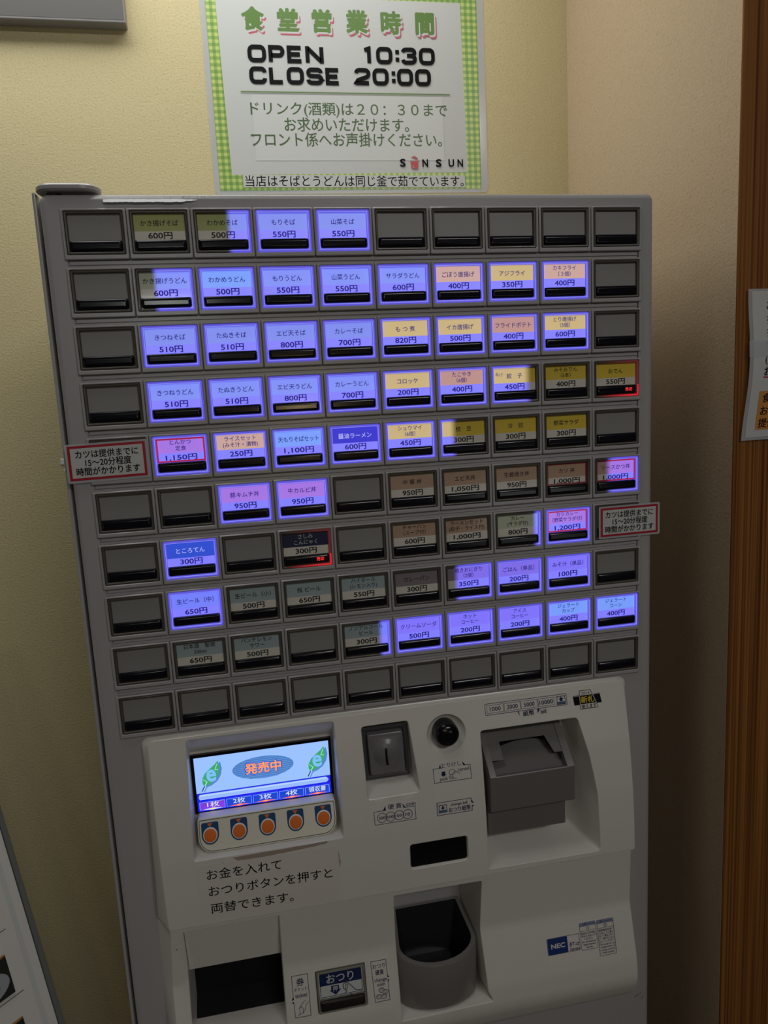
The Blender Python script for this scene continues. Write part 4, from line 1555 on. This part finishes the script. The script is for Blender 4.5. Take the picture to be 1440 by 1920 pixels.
ntext('ご', 16.4, 13.2, 8.2, INK)
ntext('揚', 16.4, 24.2, 8.2, INK)
ntext('提', 16.2, 34.4, 8.2, INK)
ntext('カ', 15.6, 44.6, 8.2, INK)
ntext('(大', 14.6, 56, 8.0, INK, .004)
ntext('お', 14.0, 66.0, 8.2, INK)
k.poly([(17, 60.6), (40, 60.6), (40, 59.6), (17, 59.6)], RED)
k.poly([(13.4, 71.2), (40, 71.2), (40, 70.2), (13.4, 70.2)], RED)
OCH = M('ink_ochre', base=(.62, .27, .06), rough=.45)
ol = [(11.4, 113.6), (60, 113.6), (60, 82), (11.4, 82)]
lps = [[(11.4, 82 + 31.6 * i / 8), (60, 82 + 31.6 * i / 8)] for i in range(9)]
ps.loft([[pnp(u, v, .3) for u, v in r_] for r_ in lps], OCH, close=False)
k.l = .3
ntext('食券', 14.6, 87.6, 8.2, INK)
ntext('お呼', 14.2, 98, 8.2, INK)
ntext('提供', 13.6, 108.2, 8.2, INK)
ps.build('printed_sheet', pnote, origin=(360, YN, 63), rel=(360, YN, 63), smooth=False)
tpz = MB()
lps = [[pnp(-1 + 40 * j / 6, 41 + 13 * i / 4, .5) for j in range(7)] for i in range(5)]
CLT = CLEAR
tpz.loft(lps, CLEAR, close=False)
tpz.build('tape_strip', pnote, origin=(360, YN, 63), rel=(360, YN, 63))

# ================================================================== menu stand at lower left
A = Vector((-302.4, 60.0, -477.0))
hv = Vector((0.68843, 0.72530, 0.0))
nv = Vector((0.72530, -0.68843, 0.0))
ph = math.radians(16.3)
uv = Vector((0, 0, 1)) * math.cos(ph) - nv * math.sin(ph)
fv = nv * math.cos(ph) + Vector((0, 0, 1)) * math.sin(ph)     # board normal
BW, T0, T1 = 330.0, -150.0, 330.0


def bp3(s_, t_, l):
    """s: mm left of the right edge, t: mm up the board from A, l: mm in front of the sheet."""
    p = A - hv * s_ + uv * t_ + fv * l
    return tuple(p)


bc = Vector(bp3(BW / 2, (T0 + T1) / 2, 0))
foot = Vector((bc.x - nv.x * 40, bc.y - nv.y * 40, -Z0))
stand = empty('menu_stand', foot, 'leaning white menu board with grey frame standing left of the machine', 'menu stand')
ALU = M('aluminium_frame', base=(0.20, 0.21, 0.20), rough=.4, metal=.3)
so = tuple(foot)
fr = MB()


def ring3(s0, s1, t0, t1, l):
    return [bp3(s0, t0, l), bp3(s1, t0, l), bp3(s1, t1, l), bp3(s0, t1, l)]


fr.loft([ring3(-1.3, BW, T0, T1, -14), ring3(-1.3, BW, T0, T1, 1.5), ring3(-.8, BW - .5, T0 + .5, T1 - .5, 2), ring3(3.2, BW - 4.5, T0 + 4.5, T1 - 4.5, 2), ring3(3.4, BW - 4.7, T0 + 4.7, T1 - 4.7, -.6)], ALU, cap0=True)
fr.build('board_frame', stand, origin=tuple(bc), rel=so, smooth=False)
mp = MB()
MPAP = M('menu_paper', base=(0.70, 0.69, 0.66), rough=.4)
k = Ink(mp, lambda s_, t_, l: bp3(s_, t_, l + .3), step=.05)
k.poly(rr(3.9, BW - 5, T0 + 5, T1 - 5), MPAP)
PALE = M('menu_pale_band', base=(0.60, 0.62, 0.62), rough=.4)
k.poly(rr(11, 15.5, T0 + 5, T1 - 5), PALE)
PH_D = M('photo_dark', base=(.02, .022, .018), rough=.4)
PH_O = M('photo_tray_orange', base=(.42, .20, .05), rough=.4)
PH_B = M('photo_bowl_white', base=(.34, .36, .40), rough=.4)
PH_F = M('photo_food_brown', base=(.16, .07, .04), rough=.4)
for n_ in range(-3, 5):
    t0 = 51.3 + 54.4 * n_
    k.poly(rr(28.9, 92, t0, t0 + 33), PH_O)
    k.poly([(28.9, t0), (92, t0), (92, t0 + 30), (48, t0 + 30), (28.9, t0 + 31.5)], PH_D)
    k.poly(circ(53, t0 + 13, 22.5, 28, 12), PH_B)
    k.poly(circ(56, t0 + 11.5, 17, 24, 8), PH_F)
    k.line([(22.8, t0 - 3), (280, t0 - 3)], .55, INK)
mp.build('menu_sheet', stand, origin=tuple(bc), rel=so, smooth=False)
lg = MB()
pt = bc - fv * 14
lg.cyl((foot.x, foot.y, -Z0 + 12), 11, (0, 0, 1), (pt.z + 60) - (-Z0 + 12), ALU, n=16)
lg.build('stand_pole', stand, origin=tuple(bc), rel=so)
bs_ = MB()
bs_.cyl((foot.x, foot.y, -Z0 + .5), 150, (0, 0, 1), 10, ALU, n=40, r2=146)
bs_.build('stand_base', stand, origin=so, rel=so)
